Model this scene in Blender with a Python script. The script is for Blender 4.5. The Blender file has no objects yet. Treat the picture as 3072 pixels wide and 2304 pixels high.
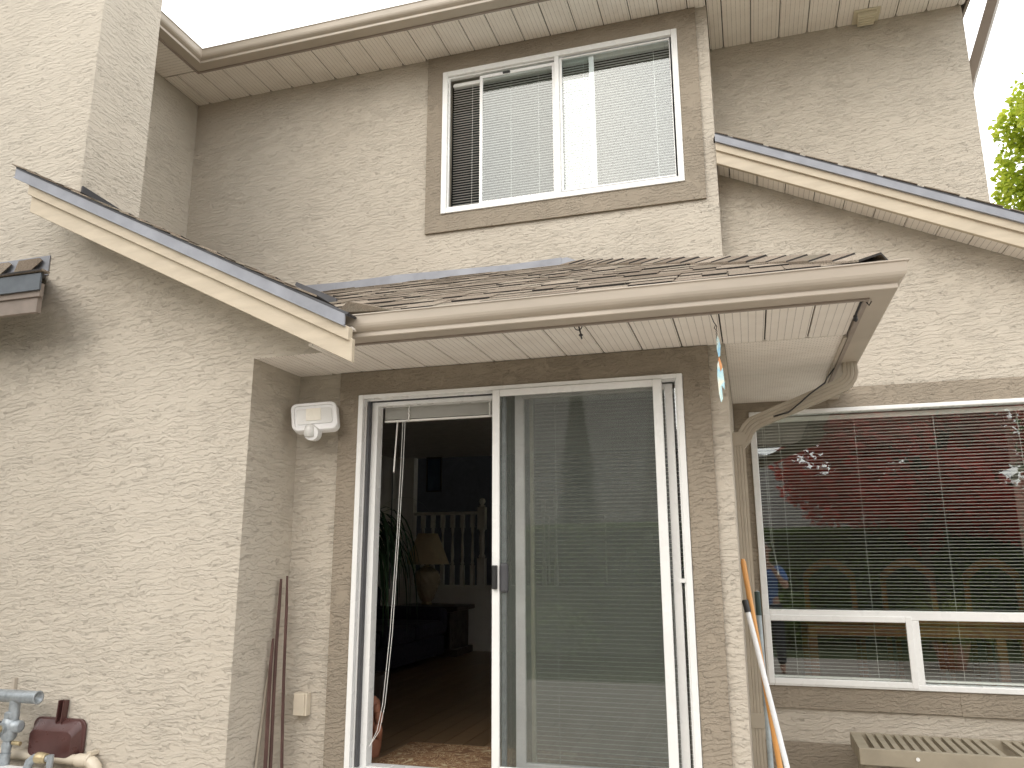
import bpy, bmesh, math, random
from mathutils import Vector, Matrix, Euler
random.seed(7)
R = random.Random(11)
rad = math.radians
scn = bpy.context.scene
COL = scn.collection
# ------------------------------------------------------------------ camera
cam_d = bpy.data.cameras.new('camera'); cam = bpy.data.objects.new('camera', cam_d); COL.objects.link(cam)
scn.camera = cam
YAW, PITCH, ROLL = .2921, .2203, -.0033
fw = Vector((-math.sin(YAW)*math.cos(PITCH), math.cos(YAW)*math.cos(PITCH), math.sin(PITCH)))
rt = Vector((math.cos(YAW), math.sin(YAW), 0)); up = rt.cross(fw)
r2 = rt*math.cos(ROLL)+up*math.sin(ROLL); u2 = -rt*math.sin(ROLL)+up*math.cos(ROLL)
M = Matrix((r2, u2, -fw)).transposed().to_4x4(); M.translation = Vector((2.0814, -3.9204, .0921))
cam.matrix_world = M
cam_d.sensor_fit = 'HORIZONTAL'; cam_d.sensor_width = 36; cam_d.lens = 36*2341.06/3072
cam_d.clip_start = .03; cam_d.clip_end = 500
# ------------------------------------------------------------------ light
SUN_EL, SUN_AZ = 33, 194     # azimuth of the sun, clockwise from +Y
w = bpy.data.worlds.new('World'); scn.world = w; w.use_nodes = True
nt = w.node_tree; nt.nodes.clear()
sky = nt.nodes.new('ShaderNodeTexSky'); sky.sky_type = 'NISHITA'; sky.sun_disc = False
sky.sun_elevation = rad(SUN_EL); sky.sun_rotation = rad(SUN_AZ); sky.dust_density = 3; sky.air_density = 1.2
bg = nt.nodes.new('ShaderNodeBackground'); bg.inputs[1].default_value = .14
out = nt.nodes.new('ShaderNodeOutputWorld')
mix = nt.nodes.new('ShaderNodeMix'); mix.data_type = 'RGBA'
tc = nt.nodes.new('ShaderNodeTexCoord'); nz = nt.nodes.new('ShaderNodeTexNoise'); nz.inputs['Scale'].default_value = 1.6; nz.inputs['Detail'].default_value = 6
mr = nt.nodes.new('ShaderNodeMapRange'); mr.inputs[1].default_value = .36; mr.inputs[2].default_value = .6; mr.inputs[3].default_value = .72; mr.inputs[4].default_value = .97
nt.links.new(tc.outputs['Generated'], nz.inputs['Vector']); nt.links.new(nz.outputs[0], mr.inputs[0])
nt.links.new(mr.outputs[0], mix.inputs[0]); nt.links.new(sky.outputs[0], mix.inputs[6])
mix.inputs[7].default_value = (13.0, 13.0, 12.9, 1)
nt.links.new(mix.outputs[2], bg.inputs[0]); nt.links.new(bg.outputs[0], out.inputs[0])
sd = bpy.data.lights.new('sun', 'SUN'); sd.energy = .5; sd.angle = rad(40); sd.color = (1, .95, .88)
so = bpy.data.objects.new('sun', sd); COL.objects.link(so)
az, el = rad(SUN_AZ), rad(SUN_EL)
sdir = Vector((math.sin(az)*math.cos(el), math.cos(az)*math.cos(el), math.sin(el)))
so.rotation_euler = (-sdir).to_track_quat('-Z', 'Y').to_euler()
vs = scn.view_settings; vs.view_transform = 'Standard'; vs.look = 'None'; vs.gamma = 1; vs.exposure = .62; vs.use_curve_mapping = False
scn.render.engine = 'CYCLES'
scn.cycles.max_bounces = 10; scn.cycles.transparent_max_bounces = 16

# ------------------------------------------------------------------ materials
class NT:
    def __init__(s, name):
        s.m = bpy.data.materials.new(name); s.m.use_nodes = True; s.t = s.m.node_tree; s.t.nodes.clear()
        s.o = s.n('ShaderNodeOutputMaterial')
    def n(s, t, **k):
        x = s.t.nodes.new(t)
        for a, b in k.items(): setattr(x, a, b)
        return x
    def l(s, a, b): s.t.links.new(a, b)
    def val(s, inp, v):
        if hasattr(v, 'is_linked') or hasattr(v, 'links'): s.l(v, inp)
        else: inp.default_value = v
    def math(s, op, a, b=0, c=0, clamp=False):
        x = s.n('ShaderNodeMath', operation=op, use_clamp=clamp)
        for i, v in enumerate((a, b, c)): s.val(x.inputs[i], v)
        return x.outputs[0]
    def mapping(s, scale=(1, 1, 1), rot=(0, 0, 0), coord='Object', src=None):
        if src is None: src = s.n('ShaderNodeTexCoord').outputs[coord]
        x = s.n('ShaderNodeMapping'); x.inputs['Scale'].default_value = scale; x.inputs['Rotation'].default_value = rot
        s.l(src, x.inputs[0]); return x.outputs[0]
    def noise(s, vec, scale, detail=3, dist=0, rough=.5):
        x = s.n('ShaderNodeTexNoise'); s.l(vec, x.inputs['Vector'])
        x.inputs['Scale'].default_value = scale; x.inputs['Detail'].default_value = detail
        x.inputs['Distortion'].default_value = dist; x.inputs['Roughness'].default_value = rough
        return x.outputs[0]
    def rng(s, v, a, b, c=0, d=1, smooth=False):
        x = s.n('ShaderNodeMapRange'); x.interpolation_type = 'SMOOTHSTEP' if smooth else 'LINEAR'
        s.l(v, x.inputs[0])
        for i, q in zip((1, 2, 3, 4), (a, b, c, d)): x.inputs[i].default_value = q
        return x.outputs[0]
    def mix(s, f, a, b):
        x = s.n('ShaderNodeMix', data_type='RGBA')
        s.val(x.inputs[0], f)
        for i, c in ((6, a), (7, b)):
            if isinstance(c, tuple): x.inputs[i].default_value = (*c[:3], 1)
            else: s.l(c, x.inputs[i])
        return x.outputs[2]
    def bump(s, h, strength, dist, normal=None):
        x = s.n('ShaderNodeBump'); x.inputs['Strength'].default_value = strength; x.inputs['Distance'].default_value = dist
        s.l(h, x.inputs['Height'])
        if normal: s.l(normal, x.inputs['Normal'])
        return x.outputs[0]
    def pbr(s, col, rough=.6, bump=None, metal=0, spec=.5):
        p = s.n('ShaderNodeBsdfPrincipled')
        if isinstance(col, tuple): p.inputs['Base Color'].default_value = (*col[:3], 1)
        else: s.l(col, p.inputs['Base Color'])
        s.val(p.inputs['Roughness'], rough); p.inputs['Metallic'].default_value = metal
        p.inputs['Specular IOR Level'].default_value = spec
        if bump: s.l(bump, p.inputs['Normal'])
        s.l(p.outputs[0], s.o.inputs[0]); s.p = p; return s.m

def stucco(name, col, col2, sc=1.0, stretch=2.6, strength=1.0):
    s = NT(name)
    geo = s.n('ShaderNodeNewGeometry').outputs['Position']
    def layer(k, wsc, amp, rot, msc, m0, m1):
        """trowelled ledges: a saw-tooth up the wall, warped by noise and broken up by a mask"""
        q = s.mapping((1, 1, stretch*.75), (0, rad(rot), 0), src=geo)
        warp = s.noise(q, wsc, 6, .5, .68)
        sep = s.n('ShaderNodeSeparateXYZ'); s.l(s.mapping((1, 1, 1), (0, rad(rot), 0), src=geo), sep.inputs[0])
        f = s.math('FRACT', s.math('ADD', s.math('MULTIPLY', sep.outputs[2], k), s.math('MULTIPLY', warp, amp)))
        saw = s.math('MULTIPLY', s.rng(f, .10, .75, 1, 0), s.rng(f, 0, .10))
        mask = s.rng(s.noise(q, msc, 3, .8), m0, m1, smooth=True)
        return s.math('MULTIPLY', saw, mask)
    big = s.noise(s.mapping((1, 1, 1), src=geo), 3, 2)
    a = layer(30*sc, 7*sc, 4.4, 8, 11*sc, .37, .49)
    b = layer(58*sc, 17*sc, 4.5, 3, 13*sc, .38, .52)
    patch = s.rng(big, .36, .62, .35, 1, smooth=True)
    h = s.math('ADD', s.math('MULTIPLY', a, .50), s.math('MULTIPLY', s.math('MULTIPLY', b, patch), .34))
    fine = s.noise(geo_map(s, geo), 260, 2)
    h = s.math('ADD', h, s.math('MULTIPLY', fine, .05))
    st = s.noise(s.mapping((1, 1, .35), src=geo), 1.3, 4, .3)
    g = s.noise(s.mapping((1, 1, 1), src=geo), 90, 3)
    c = s.mix(s.rng(st, .35, .68), col, col2)
    c = s.mix(s.rng(g, .3, .75, 0, .22), c, tuple(x*.78 for x in col))
    return s.pbr(c, .85, s.bump(h, strength, .0066), spec=.2)
def geo_map(s, geo): return s.mapping((1, 1, 1), src=geo)

def plain(name, col, rough=.5, metal=0, grime=.12, scale=9, bump=0, bscale=60, spec=.5, stretch=(1, 1, 1)):
    s = NT(name); v = s.mapping(stretch)
    n = s.noise(v, scale, 5, .2, .6)
    c = s.mix(s.rng(n, .35, .72, 0, 1), tuple(min(1, x*(1+grime*.3)) for x in col), tuple(x*(1-grime) for x in col))
    b = s.bump(s.noise(s.mapping(stretch), bscale, 3), .5, bump) if bump else None
    return s.pbr(c, s.rng(s.noise(v, scale*2, 2), .3, .7, max(.03, rough-.07), min(1, rough+.1)), b, metal, spec)

M = {}
M['stucco'] = stucco('beige_stucco', (.545, .492, .412), (.51, .456, .378))
M['stucco_brown'] = stucco('brown_stucco', (.335, .285, .222), (.285, .243, .188), 1.3, 1.5, 1.1)
M['white'] = plain('white_vinyl', (.80, .80, .78), .28, grime=.07, scale=5)
M['frame_dark'] = plain('grey_gasket', (.06, .06, .065), .6)
M['gutter'] = plain('taupe_gutter', (.47, .412, .34), .42, grime=.14, scale=3, stretch=(.6, .6, 3))
M['gutter_under'] = plain('taupe_fascia', (.31, .26, .22), .5, grime=.12, scale=3)
M['downspout'] = plain('khaki_downspout', (.40, .35, .275), .4, grime=.12, scale=4)
M['fascia'] = plain('cream_fascia', (.52, .445, .335), .6, grime=.13, scale=4, bump=.0015, bscale=30, stretch=(1, 1, 5))
M['metal'] = plain('slate_flashing', (.27, .28, .31), .5, grime=.22, scale=5, metal=0)
M['metal_dark'] = plain('dark_flashing', (.045, .045, .05), .5)
M['soffit_back'] = plain('dark_attic', (.03, .025, .02), .9)
M['metal_shaded'] = plain('shaded_slate_drip_edge', (.10, .115, .13), .5, grime=.25)  # flashing tone darkened: the skirt roof's shade is painted in
M['skirt'] = plain('shaded_skirt_fascia', (.22, .18, .15), .6, grime=.2)  # skirt fascia, trim and soffit: shade put into the base colour
M['asphalt_edge'] = plain('asphalt_edge', (.035, .03, .027), .95, grime=.5, scale=80)
M['galv'] = plain('galvanised_pipe', (.33, .36, .38), .4, metal=.35, grime=.3, scale=30, bump=.001)
M['brass'] = plain('brass_fitting', (.42, .34, .20), .4, metal=.5, grime=.3, scale=40)
M['pvc'] = plain('cream_pvc', (.60, .53, .42), .35, grime=.12)
M['dustpan'] = plain('brown_plastic', (.085, .036, .032), .32, grime=.25, scale=14)
M['wood_stick'] = plain('weathered_redwood', (.12, .065, .055), .8, grime=.4, scale=7, bump=.002, stretch=(8, 8, .8))
M['pale_wood'] = plain('pale_wood', (.40, .35, .28), .8, grime=.3, scale=7, stretch=(8, 8, .8))
M['broom'] = plain('varnished_pine', (.62, .30, .09), .35, grime=.2, scale=5, stretch=(6, 6, .6))
M['white_pole'] = plain('white_metal_pole', (.72, .73, .74), .3, grime=.1, scale=8)
M['grey_pole'] = plain('blue_grey_pole', (.33, .38, .40), .4, grime=.35, scale=20)
M['black'] = plain('black_plastic', (.018, .018, .018), .4)
M['green_cap'] = plain('dark_green_cap', (.02, .04, .035), .4)
M['bench'] = plain('khaki_paint', (.31, .27, .20), .55, grime=.16, scale=6, bump=.002, bscale=25)
M['slat'] = plain('blind_slat', (.84, .83, .79), .4, grime=.05)
M['slat_dim'] = plain('blind_slat_greyed', (.82, .81, .76), .5, grime=.05)
M['cord'] = plain('blind_cord', (.8, .79, .75), .7)
M['vent'] = plain('cream_vent', (.66, .60, .45), .45)
M['lightwhite'] = plain('white_lamp_housing', (.84, .84, .84), .3, grime=.03)
M['lens'] = plain('frosted_lens', (.72, .72, .70), .2, grime=.05)
M['led'] = plain('amber_led_panel', (.80, .76, .66), .3, grime=.04)
M['int_wall'] = plain('interior_paint', (.68, .65, .60), .8, grime=.05)
M['int_white'] = plain('interior_trim_white', (.66, .64, .58), .5, grime=.05)
M['int_blue'] = plain('stairwell_paint_room_shade', (.05, .055, .068), .8)
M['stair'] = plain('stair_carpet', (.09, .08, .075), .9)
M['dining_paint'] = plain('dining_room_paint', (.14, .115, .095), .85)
M['ceil'] = plain('ceiling_paint', (.6, .58, .55), .9)
M['sofa'] = plain('navy_print_fabric', (.025, .022, .04), .95, grime=.6, scale=26, bump=.004)
M['cushion'] = plain('maroon_velvet', (.07, .008, .02), .9)
M['dark_wood'] = plain('dark_carved_wood', (.055, .04, .03), .45, grime=.4, scale=10)
M['oak'] = plain('honey_oak', (.27, .11, .04), .4, grime=.3, scale=6, stretch=(1, 5, 5))
M['shade'] = plain('lampshade_linen', (.62, .50, .34), .8)
M['ceramic'] = plain('cream_ceramic', (.55, .46, .33), .25)
M['terracotta'] = plain('terracotta', (.40, .17, .10), .6, grime=.25)
M['cushion_white'] = plain('seat_pad', (.62, .58, .5), .9)
M['skin'] = plain('skin', (.48, .27, .19), .5, grime=.1)
M['hair'] = plain('grey_hair', (.22, .20, .18), .8, grime=.3, scale=60)
M['shirt'] = plain('blue_shirt', (.07, .17, .42), .85, grime=.2)
M['trousers'] = plain('dark_trousers', (.03, .035, .05), .85)
M['bark'] = plain('bark', (.085, .06, .045), .9, grime=.4, scale=12, bump=.01, stretch=(3, 3, .6))
M['soil'] = plain('soil', (.05, .035, .025), .95, grime=.4, scale=20, bump=.02)

def leaf_mat(name, a, b, trans=.35):
    s = NT(name)
    rnd = s.n('ShaderNodeNewGeometry')
    c = s.mix(rnd.outputs['Random Per Island'], a, b)
    d = s.n('ShaderNodeBsdfPrincipled'); s.l(c, d.inputs['Base Color']); d.inputs['Roughness'].default_value = .5
    t = s.n('ShaderNodeBsdfTranslucent'); s.l(c, t.inputs[0])
    m = s.n('ShaderNodeMixShader'); m.inputs[0].default_value = trans
    s.l(d.outputs[0], m.inputs[1]); s.l(t.outputs[0], m.inputs[2]); s.l(m.outputs[0], s.o.inputs[0])
    return s.m
M['leaf_lime'] = leaf_mat('lime_maple_leaf', (.52, .55, .07), (.28, .37, .03), .55)
M['leaf_red'] = leaf_mat('red_maple_leaf', (.72, .08, .06), (.40, .04, .04), .5)
M['leaf_hedge'] = leaf_mat('hedge_leaf', (.19, .28, .045), (.06, .12, .02), .3)
M['leaf_dark'] = leaf_mat('conifer_needles', (.035, .06, .03), (.015, .03, .02), .1)
M['leaf_grass'] = leaf_mat('grassy_leaf', (.32, .34, .08), (.12, .18, .03), .35)
M['leaf_palm'] = leaf_mat('palm_leaf', (.06, .13, .06), (.02, .06, .03), .2)

def glass(name, tint=(.93, .97, .95), k=2.2, base=.05):
    s = NT(name)
    t = s.n('ShaderNodeBsdfTransparent'); t.inputs[0].default_value = (*tint, 1)
    g = s.n('ShaderNodeBsdfGlossy'); g.inputs['Roughness'].default_value = .0; g.inputs[0].default_value = (.98, 1, 1, 1)
    geo = s.n('ShaderNodeNewGeometry'); dp = s.n('ShaderNodeVectorMath', operation='DOT_PRODUCT')
    s.l(geo.outputs['Incoming'], dp.inputs[0]); s.l(geo.outputs['Normal'], dp.inputs[1])
    f = s.math('MULTIPLY_ADD', s.math('POWER', s.math('SUBTRACT', 1, s.math('ABSOLUTE', dp.outputs['Value']), clamp=True), 5), .96, .04)
    wob = s.noise(s.mapping((1, 1, 1)), 1.7, 1)
    s.l(s.bump(wob, .25, .004), g.inputs['Normal'])
    fac = s.math('ADD', s.math('MULTIPLY', f, k), base, clamp=True)
    m = s.n('ShaderNodeMixShader'); s.l(fac, m.inputs[0]); s.l(t.outputs[0], m.inputs[1]); s.l(g.outputs[0], m.inputs[2])
    s.l(m.outputs[0], s.o.inputs[0]); return s.m
M['glass'] = glass('window_glass', (.95, .97, .96), 1.7, .02)
M['glass_door'] = glass('door_glass', (.95, .97, .96), 3.6, .04)
M['glass_dim'] = glass('sash_glass', (.90, .93, .93), 1.25, .0)
M['glass_up'] = glass('upper_window_glass', (.95, .98, .985), 1.5, .0)
s = NT('insect_screen')
t = s.n('ShaderNodeBsdfTransparent'); d = s.n('ShaderNodeBsdfPrincipled'); d.inputs['Base Color'].default_value = (.10, .112, .095, 1); d.inputs['Roughness'].default_value = .6
m = s.n('ShaderNodeMixShader'); sn = s.noise(s.mapping((1, 1, 1)), 5, 4)
s.l(s.rng(sn, .3, .7, .25, .31), m.inputs[0]); s.l(t.outputs[0], m.inputs[1]); s.l(d.outputs[0], m.inputs[2]); s.l(m.outputs[0], s.o.inputs[0])
M['screen'] = s.m

def soffit_mat(name, axis):     # rows of punched holes; `axis` is the direction of the rows
    s = NT(name)
    geo = s.n('ShaderNodeNewGeometry').outputs['Position']
    sep = s.n('ShaderNodeSeparateXYZ'); s.l(geo, sep.inputs[0])
    a = sep.outputs[axis]; b = sep.outputs[1-axis]
    fa = s.math('ABSOLUTE', s.math('SUBTRACT', s.math('FRACT', s.math('MULTIPLY', a, 1/.0145)), .5))
    fb = s.math('ABSOLUTE', s.math('SUBTRACT', s.math('FRACT', s.math('ADD', s.math('MULTIPLY', b, 1/.0333), .5)), .5))
    hole = s.math('MULTIPLY', s.math('LESS_THAN', fa, .20), s.math('LESS_THAN', fb, .055))
    n = s.noise(s.mapping((1, 1, 1), src=geo), 6, 5)
    c = s.mix(s.rng(n, .35, .7), (.86, .81, .74), (.80, .74, .67))
    c = s.mix(hole, c, (.16, .13, .11))
    rib = s.math('GREATER_THAN', fb, .44)
    return s.pbr(c, .5, s.bump(rib, .4, .002))
M['soffit_y'] = soffit_mat('perforated_soffit', 1)
M['soffit_x'] = soffit_mat('perforated_soffit_side', 0)
M['soffit_up'] = soffit_mat('perforated_soffit_upper', 1)

s = NT('roof_shingle')
oi = s.n('ShaderNodeObjectInfo'); geo = s.n('ShaderNodeNewGeometry')
cr = s.n('ShaderNodeValToRGB'); e = cr.color_ramp.elements
e[0].color = (.20, .155, .115, 1); e[1].color = (.40, .335, .265, 1)
x = cr.color_ramp.elements.new(.5); x.color = (.30, .245, .19, 1)
s.l(s.math('FRACT', s.math('ADD', oi.outputs['Random'], geo.outputs['Random Per Island'])), cr.inputs[0])
gn = s.noise(s.mapping((1, 1, 1), src=geo.outputs['Position']), 180, 2, 0, .7)
g2 = s.noise(s.mapping((1, 1, 1), src=geo.outputs['Position']), 9, 4)
c = s.mix(s.rng(gn, .42, .6, 0, .75), cr.outputs[0], (.11, .09, .07))
c = s.mix(s.rng(g2, .5, .75, 0, .5), c, (.16, .16, .12))
M['shingle'] = s.pbr(c, .95, s.bump(gn, .8, .003), spec=.15)
s = NT('grey_roof_shingle')
v = s.mapping((1, 1, 1)); br = s.n('ShaderNodeTexBrick'); s.l(v, br.inputs[0])
br.inputs['Scale'].default_value = 3; br.inputs['Color1'].default_value = (.33, .30, .28, 1); br.inputs['Color2'].default_value = (.24, .22, .205, 1); br.inputs['Mortar'].default_value = (.06, .055, .05, 1); br.inputs['Mortar Size'].default_value = .03
M['grey_roof'] = s.pbr(br.outputs[0], .95, spec=.1)
s = NT('patio_pavers')
v = s.mapping((1, 1, 1)); br = s.n('ShaderNodeTexBrick'); s.l(v, br.inputs[0])
br.inputs['Scale'].default_value = 2.2; br.inputs['Color1'].default_value = (.54, .49, .43, 1); br.inputs['Color2'].default_value = (.48, .43, .37, 1); br.inputs['Mortar'].default_value = (.12, .10, .085, 1); br.inputs['Mortar Size'].default_value = .012
M['pavers'] = s.pbr(br.outputs[0], .85, s.bump(br.outputs[1], .3, .004))
s = NT('grass_ground'); n_ = s.noise(s.mapping(), 30, 5)
M['lawn'] = s.pbr(s.mix(n_, (.035, .06, .015), (.08, .10, .03)), .95, s.bump(n_, .8, .03))
s = NT('laminate_floor'); oi = s.n('ShaderNodeObjectInfo'); n_ = s.noise(s.mapping((.8, 12, 1)), 6, 5, .5)
c = s.mix(oi.outputs['Random'], (.24, .155, .085), (.17, .11, .06)); M['floor'] = s.pbr(s.mix(s.rng(n_, .35, .7, 0, .5), c, (.09, .05, .025)), .3)
s = NT('patterned_rug'); v = s.mapping((1, 1, 1)); vo = s.noise(v, 8, 3, 2.8, .6)
cr = s.n('ShaderNodeValToRGB'); cr.color_ramp.interpolation = 'CONSTANT'; e = cr.color_ramp.elements
e[0].position = 0; e[0].color = (.17, .085, .04, 1); e[1].position = .64; e[1].color = (.50, .42, .27, 1)
for p_, c_ in ((.42, (.24, .13, .06, 1)), (.47, (.48, .38, .23, 1)), (.50, (.22, .11, .05, 1)), (.58, (.34, .23, .12, 1))):
    q = e.new(p_); q.color = c_
s.l(vo, cr.inputs[0]); M['rug'] = s.pbr(cr.outputs[0], .95)
s = NT('iridescent_acrylic'); v = s.mapping((1, 1, 1)); n_ = s.noise(v, 16, 2, 1)
cr = s.n('ShaderNodeValToRGB'); e = cr.color_ramp.elements; e[0].position = .3; e[0].color = (.75, .72, .60, 1); e[1].position = .7; e[1].color = (.10, .38, .65, 1)
q = e.new(.5); q.color = (.45, .68, .70, 1)
s.l(n_, cr.inputs[0]); M['acrylic'] = s.pbr(cr.outputs[0], .15)
M['acrylic_orange'] = plain('orange_acrylic', (.65, .27, .08), .2)
s = NT('framed_print'); n_ = s.noise(s.mapping(), 6, 3, 1)
M['print'] = s.pbr(s.mix(n_, (.03, .06, .14), (.12, .18, .26)), .4)

# ------------------------------------------------------------------ helpers
WORLD = {}
def rootpos(o):
    return WORLD.get(o.name, Vector((0, 0, 0)))
def thing(name, label, cat, loc, group=None):
    o = bpy.data.objects.new(name, None); COL.objects.link(o); o.location = loc; o.empty_display_size = .1
    o['label'] = label; o['category'] = cat
    if group: o['group'] = group
    WORLD[o.name] = Vector(loc); return o
def tag(o, label, cat, group=None):
    o['label'] = label; o['category'] = cat
    if group: o['group'] = group
    return o
class MB:
    def __init__(s): s.v = []; s.f = []; s.sm = []
    def add(s, vs, fs, smooth=False):
        k = len(s.v); s.v += [tuple(a) for a in vs]; s.f += [tuple(i+k for i in f) for f in fs]; s.sm += [smooth]*len(fs); return s
    def hexa(s, p): return s.add(p, [(0, 3, 2, 1), (4, 5, 6, 7), (0, 1, 5, 4), (1, 2, 6, 5), (2, 3, 7, 6), (3, 0, 4, 7)])
    def box(s, x0, x1, y0, y1, z0, z1): return s.hexa([(x0, y0, z0), (x1, y0, z0), (x1, y1, z0), (x0, y1, z0), (x0, y0, z1), (x1, y0, z1), (x1, y1, z1), (x0, y1, z1)])
    def prism(s, poly, ext):
        n = len(poly); e = Vector(ext); a = [Vector(p) for p in poly]
        s.add(a+[p+e for p in a], [tuple(range(n))[::-1], tuple(range(n, 2*n))]+[(i, (i+1) % n, n+(i+1) % n, n+i) for i in range(n)]); return s
    def tube(s, path, r, n=10, cap=True, smooth=True, squash=None):
        P = [Vector(p) for p in path]; rs = r if isinstance(r, (list, tuple)) else [r]*len(P)
        k = len(P); V = []; ref = None
        for i, p in enumerate(P):
            t = (P[min(i+1, k-1)]-P[max(i-1, 0)]).normalized()
            if ref is None: ref = Vector((0, 0, 1)) if abs(t.z) < .9 else Vector((1, 0, 0))
            a = t.cross(ref).normalized(); b = a.cross(t).normalized(); ref = b
            for j in range(n):
                an = 2*math.pi*j/n; V.append(p+(a*math.cos(an)+b*math.sin(an))*rs[i])
        F = [(i*n+j, i*n+(j+1) % n, (i+1)*n+(j+1) % n, (i+1)*n+j) for i in range(k-1) for j in range(n)]
        s.add(V, F, smooth)
        if cap: s.add(V[:n], [tuple(range(n))[::-1]]); s.add(V[-n:], [tuple(range(n))])
        return s
    def lathe(s, prof, c, n=20, axis='Z', smooth=True):
        c = Vector(c); V = []
        for r, h in prof:
            for j in range(n):
                a = 2*math.pi*j/n; q = (r*math.cos(a), r*math.sin(a), h)
                if axis == 'Y': q = (q[0], q[2], q[1])
                if axis == 'X': q = (q[2], q[0], q[1])
                V.append(c+Vector(q))
        k = len(prof)
        s.add(V, [(i*n+j, i*n+(j+1) % n, (i+1)*n+(j+1) % n, (i+1)*n+j) for i in range(k-1) for j in range(n)], smooth)
        s.add(V[:n], [tuple(range(n))[::-1]]); s.add(V[-n:], [tuple(range(n))]); return s
    def sweep(s, prof, path, closed=True):   # prof [(n, z)], path [(x, y, nx, ny)]
        V = [(x+n_*nx, y+n_*ny, z) for (x, y, nx, ny) in path for (n_, z) in prof]
        m = len(prof); F = []
        for i in range(len(path)-1):
            for j in range(m if closed else m-1):
                F.append((i*m+j, i*m+(j+1) % m, (i+1)*m+(j+1) % m, (i+1)*m+j))
        s.add(V, F)
        if closed: s.add(V[:m], [tuple(range(m))]); s.add(V[-m:], [tuple(range(m))[::-1]])
        return s
    def build(s, name, mat, parent=None, bevel=0, kind=None, label=None, recalc=True):
        o0 = Vector((0, 0, 0))
        if parent is not None: o0 = rootpos(parent)
        me = bpy.data.meshes.new(name); me.from_pydata([tuple(Vector(a)-o0) for a in s.v], [], s.f)
        me.polygons.foreach_set('use_smooth', s.sm)
        if recalc:
            bm = bmesh.new(); bm.from_mesh(me); bmesh.ops.recalc_face_normals(bm, faces=bm.faces); bm.to_mesh(me); bm.free()
        me.materials.append(M[mat] if isinstance(mat, str) else mat)
        if mat == 'shingle' and name in ('shingle', 'shingle_field', 'hip_shingle'):     # cut edges show the black asphalt
            me.materials.append(M['asphalt_edge']); k_, hit = (10, (4, 5)) if name == 'hip_shingle' else (6, (2,))
            if len(s.f) % k_ == 0:
                for q in me.polygons:
                    if q.index % k_ in hit: q.material_index = 1
        o = bpy.data.objects.new(name, me); COL.objects.link(o)
        if parent is not None: o.parent = parent
        WORLD[o.name] = o0
        if bevel:
            b = o.modifiers.new('bevel', 'BEVEL'); b.width = bevel; b.segments = 2; b.limit_method = 'ANGLE'
        if kind: o['kind'] = kind
        if label: o['label'] = label
        return o
def wall_xz(mb, x0, x1, z0, z1, y, depth, holes=()):
    """wall facing -Y with rectangular holes, as boxes butted end to end"""
    xs = sorted({x0, x1, *[h[0] for h in holes], *[h[1] for h in holes]})
    for a, b in zip(xs, xs[1:]):
        hs = sorted([(h[2], h[3]) for h in holes if h[0] <= a+1e-6 and h[1] >= b-1e-6])
        z = z0
        for h0, h1 in hs:
            if h0 > z: rect_shell(mb, a, b, z, h0, y, depth)
            z = h1
        if z < z1: rect_shell(mb, a, b, z, z1, y, depth)
def rect_shell(mb, a, b, z0, z1, y, depth):
    mb.box(a, b, y, y+depth, z0, z1)
def frame_xz(mb, x0, x1, z0, z1, y0, y1, wl, wr=None, wb=None, wt=None):
    wr = wr or wl; wb = wb or wl; wt = wt or wl
    mb.box(x0, x0+wl, y0, y1, z0, z1); mb.box(x1-wr, x1, y0, y1, z0, z1)
    mb.box(x0+wl, x1-wr, y0, y1, z0, z0+wb); mb.box(x0+wl, x1-wr, y0, y1, z1-wt, z1)
    return mb

G0 = -1.40     # patio level
# ------------------------------------------------------------------ ground
g = MB().box(-60, 60, -60, 60, G0-.3, G0-.02).build('ground', 'lawn'); g['kind'] = 'structure'
g = MB().box(-6, 9, -6.1, 2.5, G0-.1, G0).build('patio', 'pavers'); g['kind'] = 'structure'

# ------------------------------------------------------------------ house
house = thing('house', 'beige stucco two-storey house with taupe gutters, white windows and an open patio door', 'house', (0, 0, G0))
SZ, UZ = 1.141, 4.185
SL = .4995
rz = lambda x: 2.294-SL*(x+1.835)          # top line of the left rake
rr = lambda x: 3.078-.478*(x-2.015)        # top line of the right rake
# left front wall (gable above the recess), full height left of the chase
w = MB()
w.box(-9, -1.85, -.446, -.25, G0, 7.5)
w.prism([(-1.85, -.446, G0), (-.404, -.446, G0), (-.404, -.446, 1.1425), (.045, -.446, 1.1425), (-1.85, -.446, rz(-1.85)-.2)], (0, .196, 0))
w.box(-.60, -.404, -.25, .05, G0, 1.1545)
w.build('wall', 'stucco', house, label='lit front wall of the left wing')
c_ = MB().box(-2.265, -1.736, -.4466, .041, 2.02, 7.5); c_.build('chimney_chase', 'stucco', house)
MB().box(-2.75, -2.554, -.25, 1.65, 1.6, UZ+.02).build('wall', 'stucco', house, label='side wall of the left wing under the upper eave')
# bay wall
w = MB(); wall_xz(w, -2.554, 2.017, 1.7, UZ+.02, 1.452, .15, [(-.095, 1.77, 2.785, 4.005)]); w.box(1.87, 2.017, 1.602, 2.0, 1.7, UZ+.02)
w.build('wall', 'stucco', house, label='upper bay wall with the white slider window')
w = MB(); wall_xz(w, 2.017, 3.871, 1.7, UZ+.02, 2.003, .15); w.box(3.721, 3.871, 2.153, 7, 1.47, UZ+.02)
w.build('wall', 'stucco', house, label='upper right wall set back from the bay')
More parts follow.
